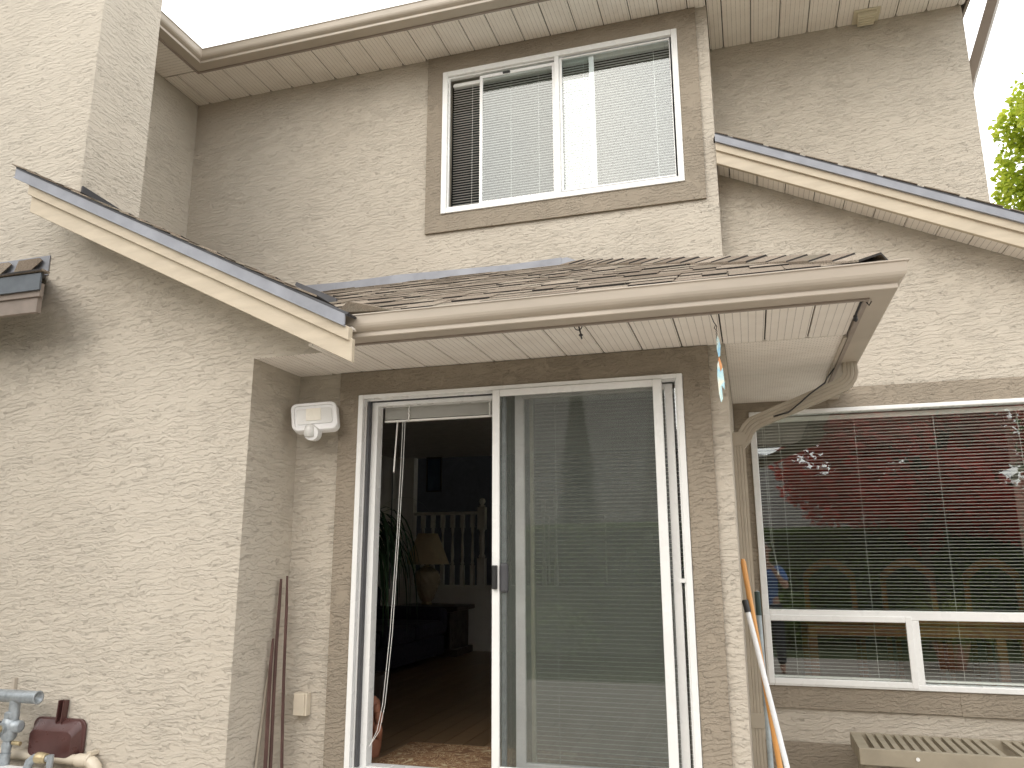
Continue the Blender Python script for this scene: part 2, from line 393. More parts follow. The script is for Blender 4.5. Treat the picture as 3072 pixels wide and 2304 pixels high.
# door wall
w = MB(); wall_xz(w, -.404, 2.015, G0, SZ+.02, .014, .17, [(.02, 1.78, -1.02, .98)]); w.box(1.85, 2.015, .184, 1.66, G0, SZ+.02)
w.build('wall', 'stucco', house, label='wall around the patio door, under the low eave')
w = MB(); wall_xz(w, 2.015, 6.5, G0, 1.72, 1.657, .18, [(2.135, 4.6, -.69, 1.06)])
w.prism([(2.017, 1.657, 1.72), (4.9, 1.657, 1.72-.0), (2.017, 1.657, rr(2.017)-.16)], (0, .18, 0))
w.build('wall', 'stucco', house, label='right wall around the big dining window')
# trims
t = MB(); frame_xz(t, -.126, 1.932, -1.4, SZ-.003, -.008, .013, .13, .13, .37, .137); t.build('door_surround', 'stucco_brown', house)
t = MB(); frame_xz(t, -.25, 1.933, 2.614, UZ-.003, 1.430, 1.451, .148, .158, .162, .165); t.build('window_surround', 'stucco_brown', house, label='brown stucco surround of the upper window')
t = MB()
t.box(2.018, 2.125, 1.637, 1.656, -.834, 1.212); t.box(2.125, 6.4, 1.637, 1.656, 1.062, 1.212)
t.box(2.125, 3.22, 1.637, 1.656, -.834, -.692); t.box(3.221, 6.4, 1.635, 1.656, -.838, -.692)
t.build('window_surround', 'stucco_brown', house, label='brown stucco surround of the dining window')
MB().box(2.018, 6.4, 1.639, 1.656, G0, -1.035).build('base_band', 'stucco_brown', house)

# --- fascias and rakes
def rake(f, x0, x1, ya, label, ends):
    p = lambda y, t, d0, d1, xa, xb: MB().prism([(xa, y, f(xa)-d1), (xb, y, f(xb)-d1), (xb, y, f(xb)-d0), (xa, y, f(xa)-d0)], (0, t, 0))
    r = p(ya+.03, .03, .10, .214, x0+ends[2], x1+ends[5]).build('rake_board', 'fascia', house, bevel=.003, label=label)
    p(ya+.012, .045, .052, .118, x0+ends[1], x1+ends[4]).build('rake_trim', 'fascia', house, bevel=.003)
    m = p(ya, .009, 0, .054, x0+ends[0], x1+ends[3])
    k0, k1 = x0+ends[0], x1+ends[3]
    m.prism([(k0, ya-.008, f(k0)-.060), (k1, ya-.008, f(k1)-.060), (k1, ya-.008, f(k1)-.052), (k0, ya-.008, f(k0)-.052)], (0, .02, 0))
    m.prism([(k0, ya+.009, f(k0)-.002), (k1, ya+.009, f(k1)-.002), (k1, ya+.009, f(k1)+.001), (k0, ya+.009, f(k0)+.001)], (0, .06, 0))
    m.build('drip_edge', 'metal', house)
    MB().prism([(k0, ya+.001, f(k0)+.0015), (k1+.01, ya+.001, f(k1+.01)+.0015), (k1+.02, ya+.001, f(k1+.02)+.0135), (k0, ya+.001, f(k0)+.0135)], (0, .09, 0)).build('underlay_edge', 'metal_dark', house)
rake(rz, -1.84, .33, -.80, 'cream rake board of the low left roof', (0, .10, .112, -.004, .012, .025))
rake(rr, 2.018, 6.2, 1.385, 'cream rake board of the right roof', (0, 0, 0, 0, 0, 0))
# sloping soffits under rakes
w = MB().prism([(-1.70, -.735, rz(-1.70)-.185), (.045, -.735, rz(.045)-.185), (.045, -.735, rz(.045)-.17), (-1.70, -.735, rz(-1.7)-.17)], (0, .285, 0))
w.build('rake_soffit', 'soffit_y', house)
MB().box(.046, .33, -.735, -.588, 1.160, 1.170).build('soffit_filler', 'soffit_y', house)
rs = MB().prism([(2.02, 1.45, rr(2.02)-.165), (6.2, 1.45, rr(6.2)-.165), (6.2, 1.45, rr(6.2)-.13), (2.02, 1.45, rr(2.02)-.13)], (0, .2, 0)).build('soffit', 'soffit_back', house, label='sloping soffit under the right roof')
x = 2.022; k = 0
while x < 5.9:
    x1 = min(x+.181, 6.1) if k else 2.100
    MB().prism([(x, 1.447, rr(x)-.184), (x1, 1.447, rr(x1)-.184), (x1, 1.447, rr(x1)-.172), (x, 1.447, rr(x)-.172)], (0, .205, 0)).build('soffit_panel', 'soffit_y', rs)
    x = x1+.006; k += 1
# --- roof slabs
# left low roof
def shingle(roof, p0, ux, uy, un, w, l, t=.007, lift=.009, kind=None, slant=(0, 0), name='shingle'):
    """one shingle: p0 lower-left corner on the roof plane, ux along the course, uy up the slope"""
    a = [p0+un*lift, p0+ux*w+un*lift, p0+ux*(w+slant[1])+uy*l+un*.001, p0+ux*slant[0]+uy*l+un*.001]
    b = [q+un*t for q in a]
    V = a+b
    return V, [(0, 3, 2, 1), (4, 5, 6, 7), (0, 1, 5, 4), (1, 2, 6, 5), (2, 3, 7, 6), (3, 0, 4, 7)]
def roof_slab(name, pts, th, label=None):
    n = (Vector(pts[1])-Vector(pts[0])).cross(Vector(pts[2])-Vector(pts[0])).normalized()
    if n.z < 0: n = -n
    return MB().prism([Vector(p)-n*th-n*.002 for p in pts], tuple(n*th)).build(name, 'soffit_back', house, label=label), n
PS = .4675
pz = lambda y: 1.262+PS*(y+.62)
vx = lambda y: -1.835+(2.294-pz(y))/SL          # valley
hx = lambda y: 2.64-(y+.62)*(2.64-.93)/(1.447+.62)
roofL, nL = roof_slab('roof', [(-1.80, -.79, rz(-1.80)), (vx(-.62)+.02, -.79, rz(vx(-.62)+.02)), (vx(-.62), -.62, pz(-.62)), (vx(1.44), 1.44, pz(1.44)), (-2.54, 1.44, rz(-2.54)), (-2.54, .05, rz(-2.54)), (-1.80, .05, rz(-1.80))], .03, 'low left roof above the front gable')
ux = Vector((0, 1, 0)); uy = Vector((-1, 0, SL)).normalized()
stuffm = MB(); x = .29; row = 0
while x > -2.5:
    y = -.812
    first = True
    while y < 1.4:
        wd = R.choice([.24, .3, .36]) if not first else R.choice([.2, .3, .38])
        xv = vx(max(y, -.62))
        if x < xv+.03 and not (x < -1.70 and y+wd > -.5 and y < .05 and x > -2.3):
            p0 = Vector((x, y, rz(x)+.012))
            V, F = shingle(roofL, p0, ux, uy, nL, wd-.006, .2, R.uniform(.005, .009), R.uniform(.004, .012), slant=(0, 0))
            if first and x > -1.72: MB().add(V, F).build('shingle', 'shingle', roofL)
            elif x > -1.72 or y > -.3: stuffm.add(V, F)
        y += wd; first = False
    x -= .13*.894; row += 1
stuffm.build('shingle_field', 'shingle', roofL, kind='stuff')
# porch roof: front slope and right slope
roofP, nP = roof_slab('roof', [(vx(-.62), -.62, pz(-.62)), (2.64, -.62, pz(-.62)), (.93, 1.445, pz(1.445)), (vx(1.445), 1.445, pz(1.445))], .03, 'hipped porch roof over the patio door')
ux = Vector((1, 0, 0)); uy = Vector((0, 1, PS)).normalized()
y = -.645; row = 0
while y < 1.36:
    y2 = min(y+.24*.906, 1.44)
    xa, xb = vx(y)+.05, hx(y)+.02
    x = xa - R.uniform(0, .1)
    while x < xb:
        wd = R.choice([.11, .14, .17, .2, .23])
        x1 = min(x+wd, xb)
        if x1-x > .03:
            top = max(-.2, min(0, hx(y2)-x1))
            V, F = shingle(roofP, Vector((x, y, pz(y))), ux, uy, nP, x1-x-.004, (y2-y)/.906, R.choice([.006, .006, .011]), R.uniform(.005, .008), slant=(0, top))
            MB().add(V, F).build('shingle', 'shingle', roofP)
        x += wd
    y += .125*.906; row += 1
# right slope (faces away from the camera)
ez = pz(-.62)
rs_n = MB()
a_, b_, c1_, d_ = Vector((2.64, -.62, ez)), Vector((2.64, 1.655, ez)), Vector((2.02, 1.655, ez+.575*.62)), Vector((.93, 1.445, pz(1.445)))
rs_n.add([a_, b_, c1_, Vector((2.02, 1.44, ez+.575*.62)), d_]+[q-Vector((0, 0, .03)) for q in (a_, b_, c1_, Vector((2.02, 1.44, ez+.575*.62)), d_)], [(0, 1, 2, 3, 4), (9, 8, 7, 6, 5), (0, 5, 6, 1), (1, 6, 7, 2), (2, 7, 8, 3), (3, 8, 9, 4), (4, 9, 5, 0)])
rs_n.build('side_slope', 'shingle', roofP)
# hip caps
h0 = Vector((2.66, -.64, ez)); h1 = Vector((.93, 1.445, pz(1.445))); hd = (h1-h0); L = hd.length; hd.normalize()
n1 = nP; n2 = Vector((.575, 0, 1)).normalized(); s1 = hd.cross(n1).normalized(); s2 = hd.cross(n2).normalized()
if s1.y > 0: s1 = -s1
if s2.x < 0: s2 = -s2
d = 0
while d < L-.1:
    base = h0+hd*d+Vector((0, 0, .024+R.uniform(0, .006))); top = h0+hd*min(d+.27, L)+Vector((0, 0, .012))
    wv = .12
    V = []
    for q, lf in ((base, 0), (top, 0)):
        V += [q+s1*wv-Vector((0, 0, .004)), q+Vector((0, 0, .012)), q+s2*wv-Vector((0, 0, .004))]
    V += [v_-Vector((0, 0, .010)) for v_ in V]
    MB().add(V, [(0, 1, 4, 3), (1, 2, 5, 4), (6, 9, 10, 7), (7, 10, 11, 8), (0, 6, 7, 1), (1, 7, 8, 2), (0, 3, 9, 6), (2, 8, 11, 5), (3, 4, 10, 9), (4, 5, 11, 10)]).build('hip_shingle', 'shingle', roofP)
    d += .14
MB().add([h0+Vector((-.10, .0, -.012)), h0+Vector((.012, 0, -.012)), h0+Vector((.012, .12, -.012)), h0+Vector((-.03, .03, .030))], [(0, 1, 3), (1, 2, 3), (2, 0, 3), (0, 2, 1)]).build('hip_end', 'asphalt_edge', roofP)
# flashings
f = MB()
f.add([(-1.45, 1.430, 2.215), (.849, 1.430, 2.232), (.873, 1.443, 2.280), (-1.45, 1.443, 2.305)], [(0, 1, 2, 3)])
xs = [-1.45, -.9, -.5, 0, .45, .86]; pts = []
f = MB()
for a, b in zip(xs, xs[1:]):
    za, zb = 2.303-.010*(a+1.45)+.006*math.sin(a*9), 2.303-.010*(b+1.45)+.006*math.sin(b*9)
    f.hexa([(a, 1.424, 2.20), (b, 1.424, 2.20), (b, 1.429, 2.20), (a, 1.429, 2.20), (a, 1.436+.004*math.sin(a*5), za), (b, 1.436+.004*math.sin(b*5), zb), (b, 1.441, zb), (a, 1.441, za)])
f.add([(.86, 1.424, 2.20), (.99, 1.424, 2.20), (1.02, 1.43, 2.225), (.90, 1.436, 2.285), (.86, 1.436, 2.28)], [(0, 1, 2, 3, 4)])
f.build('wall_flashing', 'metal', house, label='long grey flashing where the porch roof meets the bay')
MB().box(-1.45, 1.0, 1.418, 1.424, 2.175, 2.21).build('flashing_edge', 'white', house)
f = MB(); za = lambda x: rz(x)
f.prism([(-.592, .2, 1.821), (-.602, .2, 1.80), (-.36, .2, 1.655), (-.296, .2, 1.62), (-.302, .2, 1.682)], (0, .02, 0))
f.build('valley_flashing', 'metal_dark', house)
MB().hexa([(-1.730, -.44, 2.24), (-1.733, -.44, 2.24), (-1.733, .03, 2.24), (-1.730, .03, 2.24), (-1.722, -.44, 2.345), (-1.734, -.44, 2.345), (-1.734, .03, 2.315), (-1.722, .03, 2.315)]).build('chase_flashing', 'metal_dark', house)
MB().prism([(.24, -.73, 1.25), (.30, -.73, 1.30), (.40, -.70, 1.285), (.52, -.70, 1.245), (.24, -.70, 1.235)], (0, .02, 0)).build('gutter_splash_guard', 'shingle', house)
# right rake roof
yR = 1.396
roofR, nR = roof_slab('roof', [(2.02, yR, rr(2.02)), (6.2, yR, rr(6.2)), (6.2, 2.0, rr(6.2)), (2.02, 2.0, rr(2.02))], .03, 'low right roof above the dining window')
ux = Vector((0, 1, 0)); uy = Vector((-1, 0, .478)).normalized(); x = 6.1; sf = MB()
while x > 2.05:
    y = 1.378; first = True
    while y < 1.99:
        wd = min(R.choice([.24, .3]), 2.0-y)
        V, F = shingle(roofR, Vector((x, y, rr(x)+.012)), ux, uy, nR, wd-.004, min(.22, (x-2.02)*1.1), R.uniform(.005, .007), R.uniform(.003, .006))
        if first: MB().add(V, F).build('shingle', 'shingle', roofR)
        else: sf.add(V, F)
        y += wd; first = False
    x -= .235
sf.build('shingle_field', 'shingle', roofR, kind='stuff')
MB().box(2.02, 3.87, 1.985, 2.0, 1.7, 1.75).build('flashing_edge', 'metal', house)
# small skirt roof, far left
sr, nS = roof_slab('roof', [(-4.5, -.80, 1.632), (-1.53, -.80, 1.632), (-1.93, -.447, 1.79), (-4.5, -.447, 1.79)], .03, 'small skirt roof at the left edge')
MB().box(-4.5, -1.545, -.802, -.79, 1.532, 1.628).build('drip_edge', 'metal_shaded', house)
MB().box(-4.5, -1.553, -.787, -.762, 1.50, 1.575).build('rake_trim', 'skirt', house)
MB().box(-4.5, -1.575, -.775, -.745, 1.415, 1.535).build('rake_board', 'skirt', house, label='taupe fascia of the small skirt roof, darkened with painted shade')
MB().prism([(-4.5, -.744, 1.575), (-1.60, -.744, 1.575), (-1.96, -.447, 1.575), (-4.5, -.447, 1.575)], (0, 0, .012)).build('soffit', 'skirt', house)
MB().box(-4.5, -1.895, -.4535, -.4475, 1.78, 1.905).build('wall_flashing', 'metal', house)
for xx, zz, an in ((-1.93, 1.80, .5), (-2.17, 1.80, .1), (-2.42, 1.80, -.1), (-2.7, 1.8, .1)):
    MB().prism([(xx-.19, -.50, zz-.02), (xx-.08, -.50, zz-.02), (xx+.0, -.475, zz+.07), (xx-.03, -.47, zz+.09), (xx-.19, -.47, zz+.09)], (0, .008, 0)).build('shingle', 'shingle', sr)
x = -1.53
while x > -2.6:
    MB().box(x-.29, x, -.815, -.76, 1.636, 1.646).build('shingle', 'shingle', sr); x -= .295

# --- gutters
OZ = 1.131
def gprof(z):
    o = [(0, 0), (.090, 0), (.0935, .003), (.0935, .019), (.0885, .022), (.0900, .026), (.102, .031), (.114, .038), (.121, .047), (.125, .058), (.130, .097), (.136, .099), (.136, .104), (.124, .104), (.124, .101)]
    i = [(.126, .094), (.120, .060), (.110, .041), (.085, .029), (.084, .006), (.003, .006)]
    return [(n_, z+h) for n_, h in o+i]
def fprof(z): return [(-.02, z-.008), (.0, z-.008), (.0, z+.115), (-.02, z+.115)]
low = [(.27, -.586, 0, -1), (2.608, -.586, 1, -1), (2.608, 1.634, 1, 0)]
MB().sweep(gprof(OZ), low).build('gutter', 'gutter', house, label='taupe gutter of the porch eave')
MB().sweep(fprof(OZ), [(.10, -.586, 0, -1), (2.608, -.586, 1, -1), (2.608, 1.634, 1, 0)]).build('fascia', 'gutter_under', house)
upz = 4.175
hi = [(-2.195, .043, 1, 0), (-2.195, .999, 1, -1), (3.92, .999, 0, -1)]
MB().sweep(gprof(upz), hi).build('gutter', 'gutter', house, label='taupe gutter of the upper eave')
MB().sweep(fprof(upz), hi).build('fascia', 'gutter_under', house)
# upper roof
ur, nU = roof_slab('roof', [(-2.15, .95, 4.30), (3.92, .95, 4.30), (3.92, 5.0, 6.2), (-2.15, 5.0, 6.2)], .04, 'upper roof behind the gutter')
MB().add([(-2.15, .95, 4.302), (3.92, .95, 4.302), (3.92, 5, 6.202), (-2.15, 5, 6.202)], [(0, 1, 2, 3)]).build('shingle_field', 'shingle', ur)
ur2, _ = roof_slab('roof', [(-2.15, .06, 4.30), (-2.15, 5, 4.30), (-7, 5, 6.6), (-7, .06, 6.6)], .04, 'roof of the left wing')
MB().box(3.90, 3.92, 1.0, 5, 4.17, 4.28).build('fascia', 'gutter_under', house)
# attic fill hiding the sky behind the soffits
MB().box(-2.6, 3.9, 1.02, 2.3, UZ+.03, UZ+.05).build('attic_board', 'soffit_back', house)
MB().box(.03, 2.58, -.56, .2, SZ+.03, SZ+.05).build('attic_board', 'soffit_back', house)

# --- soffits
def panels(root, segs, y0, y1, z, mat, notch=True):
    for a, b in segs:
        n_ = .012 if notch else 0
        poly = [(a, y0, z), (b, y0, z), (b, y1-.02, z), (b-n_, y1-.001, z), (a+n_, y1-.001, z), (a, y1-.02, z)]
        MB().prism(poly, (0, 0, .012)).build('soffit_panel', mat, root)
sof = MB().box(-.404, .02, -.44, .2, SZ+.014, SZ+.028).box(.02, 2.59, -.566, .2, SZ+.014, SZ+.028).build('soffit', 'soffit_back', house, label='perforated soffit under the porch eave')
xs = [-.402, -.18] + [.007+.2*i for i in range(13)] + [2.585]
panels(sof, [(a+.0035 if i else a, b-.0035) for i, (a, b) in enumerate(zip(xs, xs[1:]))][:2], -.444, .012, SZ, 'soffit_y')
panels(sof, [(.009 if i == 0 else a+.0035, b-.0035) for i, (a, b) in enumerate(zip(xs[2:], xs[3:]))], -.585, .012, SZ, 'soffit_y')
sof2 = MB().box(2.0, 2.59, .02, 1.655, SZ+.014, SZ+.028).build('soffit', 'soffit_back', house, label='side soffit right of the patio door')
ys = [.016, .20, .322, .446, .634, .76, .882, 1.02, 1.157, 1.384, 1.52, 1.652]
for a, b in zip(ys, ys[1:]):
    MB().box(2.017, 2.587, a+.0015, b-.0015, SZ, SZ+.010).build('soffit_panel', 'soffit_x', sof2)
MB().box(2.57, 2.586, .016, 1.655, SZ-.014, SZ-.001).build('soffit_channel', 'gutter', sof2)
sou = MB().box(-2.55, 3.9, 1.0, 2.0, UZ+.014, UZ+.028).build('soffit', 'soffit_back', house, label='perforated soffit under the upper eave')
xs = [-2.552]+[-2.418+.2148*i for i in range(21)]+[2.015]
panels(sou, [(a+.0035, b-.0035) for a, b in zip(xs, xs[1:])], 1.001, 1.4505, UZ, 'soffit_up')
xs = [2.018]+[2.126+.2148*i for i in range(9)]+[3.895]
panels(sou, [(a+.0035, b-.0035) for a, b in zip(xs, xs[1:])], 1.001, 2.002, UZ, 'soffit_up')
sol = MB().box(-2.55, -2.2, .05, 1.0, UZ+.014, UZ+.028).build('soffit', 'soffit_back', house, label='soffit between chimney chase and upper gutter')
for a, b in ((.05, .2), (.2, .4), (.4, .6), (.6, .8), (.8, .99)):
    MB().box(-2.55, -2.197, a+.002, b-.002, UZ, UZ+.012).build('soffit_panel', 'soffit_x', sol)
MB().box(-2.50, -2.40, .30, .42, UZ-.045, UZ-.001).build('eave_vent', 'gutter_under', house, bevel=.01)
# vent hood in the upper soffit
v = MB().box(3.10, 3.29, 1.83, 1.995, UZ-.012, UZ-.001).build('soffit_vent', 'vent', house, bevel=.004)
MB().prism([(3.125, 1.85, UZ-.013), (3.265, 1.85, UZ-.013), (3.255, 1.985, UZ-.013), (3.135, 1.985, UZ-.013)], (0, 0, -.03)).build('vent_hood', 'vent', v, bevel=.004)
for i in range(4): MB().box(3.14, 3.25, 1.868+i*.03, 1.880+i*.03, UZ-.049, UZ-.0435).build('louvre', 'vent', v)

# --- downspouts
def ribbed(path, w, d, n_ribs=0):
    pass
dsp = MB()
def rect_tube(mb, path, hw, hd):
    """rectangular pipe in the XZ plane; hw half width in the plane, hd half depth along Y"""
    P = [Vector(p) for p in path]; V = []
    for i, p in enumerate(P):
        t = (P[min(i+1, len(P)-1)]-P[max(i-1, 0)]); t.y = 0; t.normalize(); a = Vector((t.z, 0, -t.x))
        ww = hw if not isinstance(hw, list) else hw[i]
        sec = [(-1, -1), (-.6, -1), (-.5, -.9), (-.4, -1), (-.05, -1), (0, -.9), (.05, -1), (.4, -1), (.5, -.9), (.6, -1), (1, -1), (1, 1), (-1, 1)]
        for u_, q_ in sec: V.append(p+a*ww*u_+Vector((0, hd*q_, 0)))
    m = 13
    mb.add(V, [(i*m+j, i*m+(j+1) % m, (i+1)*m+(j+1) % m, (i+1)*m+j) for i in range(len(P)-1) for j in range(m)])
    mb.add(V[:m], [tuple(range(m))]); mb.add(V[-m:], [tuple(range(m))[::-1]])
YS = .58
ds = MB(); path = [(2.655, YS, 1.131), (2.655, YS, 1.085)]
for i in range(1, 9):
    a = rad(90-i*8.2); path.append((2.655-.085*(1-math.sin(a))-.0, YS, 1.085-.085*math.cos(a)*1.0))
lx, lz = path[-1][0], path[-1][2]
path += [(2.16, YS, .835)]
for i in range(1, 8):
    t_ = i/7; path.append((2.16-.115*t_*(1-.28*t_)-.0, YS, .835-.04*t_-.055*t_*t_))
path += [(2.075-.028, YS, .70)]
hw = [.0375 if i % 2 else .0395 for i in range(len(path))]; hw[0] = .036; hw[-1] = .033; hw[10] = .036
rect_tube(ds, path, hw, .028)
dn = ds.build('downspout', 'downspout', house, label='khaki corrugated downspout beside the patio door')
d2 = MB(); rect_tube(d2, [(2.048, YS, .76), (2.048, YS, G0+.05)], .0315, .026); d2.build('downspout', 'downspout', house, label='lower run of the khaki downspout')
MB().box(2.0155, 2.0865, YS-.031, YS+.031, .70, .775).build('pipe_sleeve', 'downspout', dn)
MB().box(2.0155, 2.085, YS-.030, YS+.030, -.76, -.69).build('pipe_strap', 'downspout', dn)
d3 = MB(); d3.tube([(3.86, 1.12, 4.36), (4.06, 1.34, 4.47), (4.16, 1.72, 4.46), (4.09, 1.92, 4.20), (3.945, 2.28, 3.72), (3.92, 2.36, 3.60)], .050, 4, smooth=False)
d3.tube([(3.91, 2.36, 3.62), (3.905, 2.38, 3.4), (3.905, 2.38, 0)], .036, 4, smooth=False)
d3.build('downspout', 'gutter_under', house, label='taupe downspout against the sky at the right corner')

# ------------------------------------------------------------------ windows
WH = 'white'
win = frame_xz(MB(), -.114, 1.789, 2.763, 4.025, 1.418, 1.50, .045).build('window', WH, house, bevel=.004, label='white upper slider window')
frame_xz(MB(), -.068, 1.743, 2.809, 3.979, 1.44, 1.452, .012).build('track', WH, win)
MB().box(.832, .868, 1.420, 1.50, 2.808, 3.98).build('mullion', WH, win, bevel=.003)
frame_xz(MB(), .200, .832, 2.812, 3.95, 1.448, 1.466, .026).build('sash', WH, win, bevel=.002)
frame_xz(MB(), .868, 1.745, 2.812, 3.976, 1.44, 1.462, .020).build('sash', WH, win, bevel=.002)
MB().box(1.100, 1.140, 1.468, 1.488, 2.812, 3.97).build('sash_stile', WH, win, bevel=.002)
MB().box(.226, .806, 1.456, 1.458, 2.838, 3.924).build('pane', 'glass_dim', win)
MB().box(.888, 1.725, 1.450, 1.452, 2.832, 3.956).build('pane', 'glass_up', win)
MB().box(.868, 1.102, 1.476, 1.478, 2.82, 3.96).build('pane', 'glass_up', win)
MB().box(.40, .46, 1.438, 1.448, 3.93, 3.945).build('sash_clip', 'black', win)
# dining window
win = MB()
win.box(2.118, 2.160, 1.622, 1.72, -.701, 1.072); win.box(4.55, 4.60, 1.622, 1.72, -.701, 1.072)
win.box(2.160, 4.55, 1.622, 1.72, 1.045, 1.072); win.box(2.160, 4.55, 1.622, 1.72, -.701, -.668)
win = win.build('window', WH, house, bevel=.004, label='large white dining window with low slider')
MB().box(2.160, 4.55, 1.624, 1.72, -.290, -.236).build('transom', WH, win, bevel=.003)
MB().box(2.998, 3.038, 1.626, 1.70, -.668, -.290).build('mullion', WH, win, bevel=.003)
frame_xz(MB(), 2.128, 2.998, -.690, -.268, 1.616, 1.640, .036).build('sash', WH, win, bevel=.003)
MB().box(2.160, 4.55, 1.668, 1.670, -.236, 1.045).build('pane', 'glass', win)
MB().box(2.164, 2.962, 1.628, 1.630, -.654, -.304).build('pane', 'glass', win)
MB().box(3.038, 4.55, 1.668, 1.670, -.668, -.290).build('pane', 'glass', win)
MB().box(3.70, 3.74, 1.63, 1.70, -.668, -.290).build('mullion', WH, win)
# patio door
door = frame_xz(MB(), 0, 1.80, -1.02, 1.0, -.022, .15, .030, .030, .06, .022).build('patio_door', WH, house, bevel=.003, label='white sliding patio door standing open at the left')
frame_xz(MB(), .030, 1.77, -.965, .978, .012, .022, .010).build('track', WH, door)
frame_xz(MB(), .045, .80, -.962, .962, .035, .10, .052, .001, .012, .022).build('jamb_liner', WH, door, bevel=.002)
MB().box(.052, .062, .0, .034, -.95, .965).build('weather_strip', 'frame_dark', door)
MB().box(.030, .80, .023, .034, .965, .974).build('weather_strip', 'frame_dark', door)
sc = frame_xz(MB(), .800, 1.697, -.95, .976, -.030, -.006, .040, .045, .06, .036).build('screen_door', WH, door, bevel=.004)
MB().box(.84, 1.652, -.019, -.018, -.89, .94).build('insect_screen', 'screen', door)
MB().box(.843, .866, .0, .02, -.95, .955).build('sash_edge', 'galv', door)
frame_xz(MB(), .908, 1.745, -.95, .962, .030, .055, .050, .040, .07, .03).build('glass_door', WH, door, bevel=.003)
MB().box(.958, 1.705, .041, .043, -.88, .932).build('pane', 'glass_door', door)
MB().box(1.745, 1.78, .09, .092, -.95, .95).build('pane', 'glass_door', door)
MB().box(.85, 1.0, .098, .100, -.95, .95).build('pane', 'glass', door)
MB().box(.972, .990, .095, .12, -.95, .95).build('glass_stile', 'vent', door)
MB().box(1.740, 1.785, .0, .03, -.022, -.004).build('latch_bar', WH, door)
MB().box(.808, .832, -.056, -.030, -.058, .060).build('screen_handle', 'black', door, bevel=.004)
MB().box(.842, .885, -.034, -.006, -.075, .070).build('door_handle', 'frame_dark', door, bevel=.012)

# ------------------------------------------------------------------ blinds
def blind(label, x0, x1, z0, z1, y, pitch, tilt, cords, mat='slat', w_=.025, hr=.03, group='white mini blinds behind the windows'):
    t = thing('window_blind', label, 'blind', ((x0+x1)/2, y, z0), group)
    MB().box(x0, x1, y-.014, y+.014, z1-hr, z1).build('headrail', mat, t)
    o0 = WORLD[t.name]; c, s_ = math.cos(tilt), math.sin(tilt); W = (x1-x0)/2
    V = []
    for k in range(5):
        u_ = -w_/2+w_*k/4; hgt = .0022*(1-(2*k/4-1)**2)
        V += [(-W, u_*c-hgt*s_, u_*s_+hgt*c), (W, u_*c-hgt*s_, u_*s_+hgt*c)]
    me = bpy.data.meshes.new('slat'); me.from_pydata(V, [], [(2*k, 2*k+1, 2*k+3, 2*k+2) for k in range(4)]); me.materials.append(M[mat])
    z = z1-hr-pitch*.7
    while z > z0+.012:
        o = bpy.data.objects.new('slat', me); COL.objects.link(o); o.parent = t; o.location = (0, 0, z-z0)
        o.rotation_euler = (R.uniform(-.03, .03), R.uniform(-.0012, .0012), 0)
        z -= pitch
    MB().box(x0, x1, y-.012, y+.012, z0, z0+.012).build('bottom_rail', mat, t)
    for cx in cords:
        MB().tube([(cx, y-w_/2-.001, z1-hr), (cx, y-w_/2-.001, z0)], .0011, 4).build('ladder_cord', 'cord', t)
    return t
blind('half-closed white mini blind behind the left half of the upper window', -.05, .83, 2.80, 3.955, 1.515, .0222, rad(16), [.12, .45, .68])
blind('half-closed white mini blind behind the right half of the upper window', .88, 1.755, 2.80, 3.985, 1.515, .0222, rad(16), [1.05, 1.60], hr=.035)
blind('open mini blind behind the closed glass half of the patio door', .99, 1.765, -.93, .95, .125, .0212, rad(-8), [1.11, 1.66], mat='slat_dim')
b = blind('open mini blind filling the whole dining window', 2.165, 4.54, -.66, 1.035, 1.712, .0210, rad(-10), [2.31, 2.79, 3.27, 3.75, 4.2])
MB().tube([(2.20, 1.697, 1.0), (2.205, 1.697, .2), (2.235, 1.697, .02)], .0012, 4).build('pull_cord', 'cord', b)
MB().tube([(2.215, 1.697, 1.0), (2.215, 1.697, .2), (2.235, 1.697, .02)], .0012, 4).build('pull_cord', 'cord', b)
MB().lathe([(.002, 0), (.006, -.03), (.004, -.035)], (2.235, 1.697, .02), 8).build('cord_tassel', 'cord', b)
# raised blind in the open half of the door
t = thing('window_blind', 'mini blind pulled up in a bundle at the top of the open doorway', 'blind', (.45, .12, .86))
MB().box(.105, .80, .10, .135, .945, .975).build('headrail', 'slat_dim', t)
z = .942; W = .345; k = 0
while z > .872:
    MB().box(.108, .798, .104+R.uniform(0, .003), .130+R.uniform(0, .003), z, z+.0014).build('slat', 'slat_dim', t); z -= .0042
MB().box(.108, .797, .104, .130, .858, .868).build('bottom_rail', 'slat', t)
for cx in (.26, .745):
    MB().tube([(cx+.004*math.sin(i*2.1), .100-.003*abs(math.sin(i*1.7)), .945-i*.0085) for i in range(11)], .005, 5).build('ladder_cord', 'cord', t)
MB().tube([(.19, .10, .86), (.175, .10, .57)], .004, 6).build('tilt_wand', 'cord', t)
for dx in (0, .014):
    MB().tube([(.225+dx, .095, .86), (.222+dx, .09, .6), (.215+dx*.8, .08, .2), (.195+dx, .07, -.3), (.17+dx, .06, -.65), (.145+dx, .055, -.78), (.105, .05, -.86)], .0016, 5).build('pull_cord', 'cord', t)

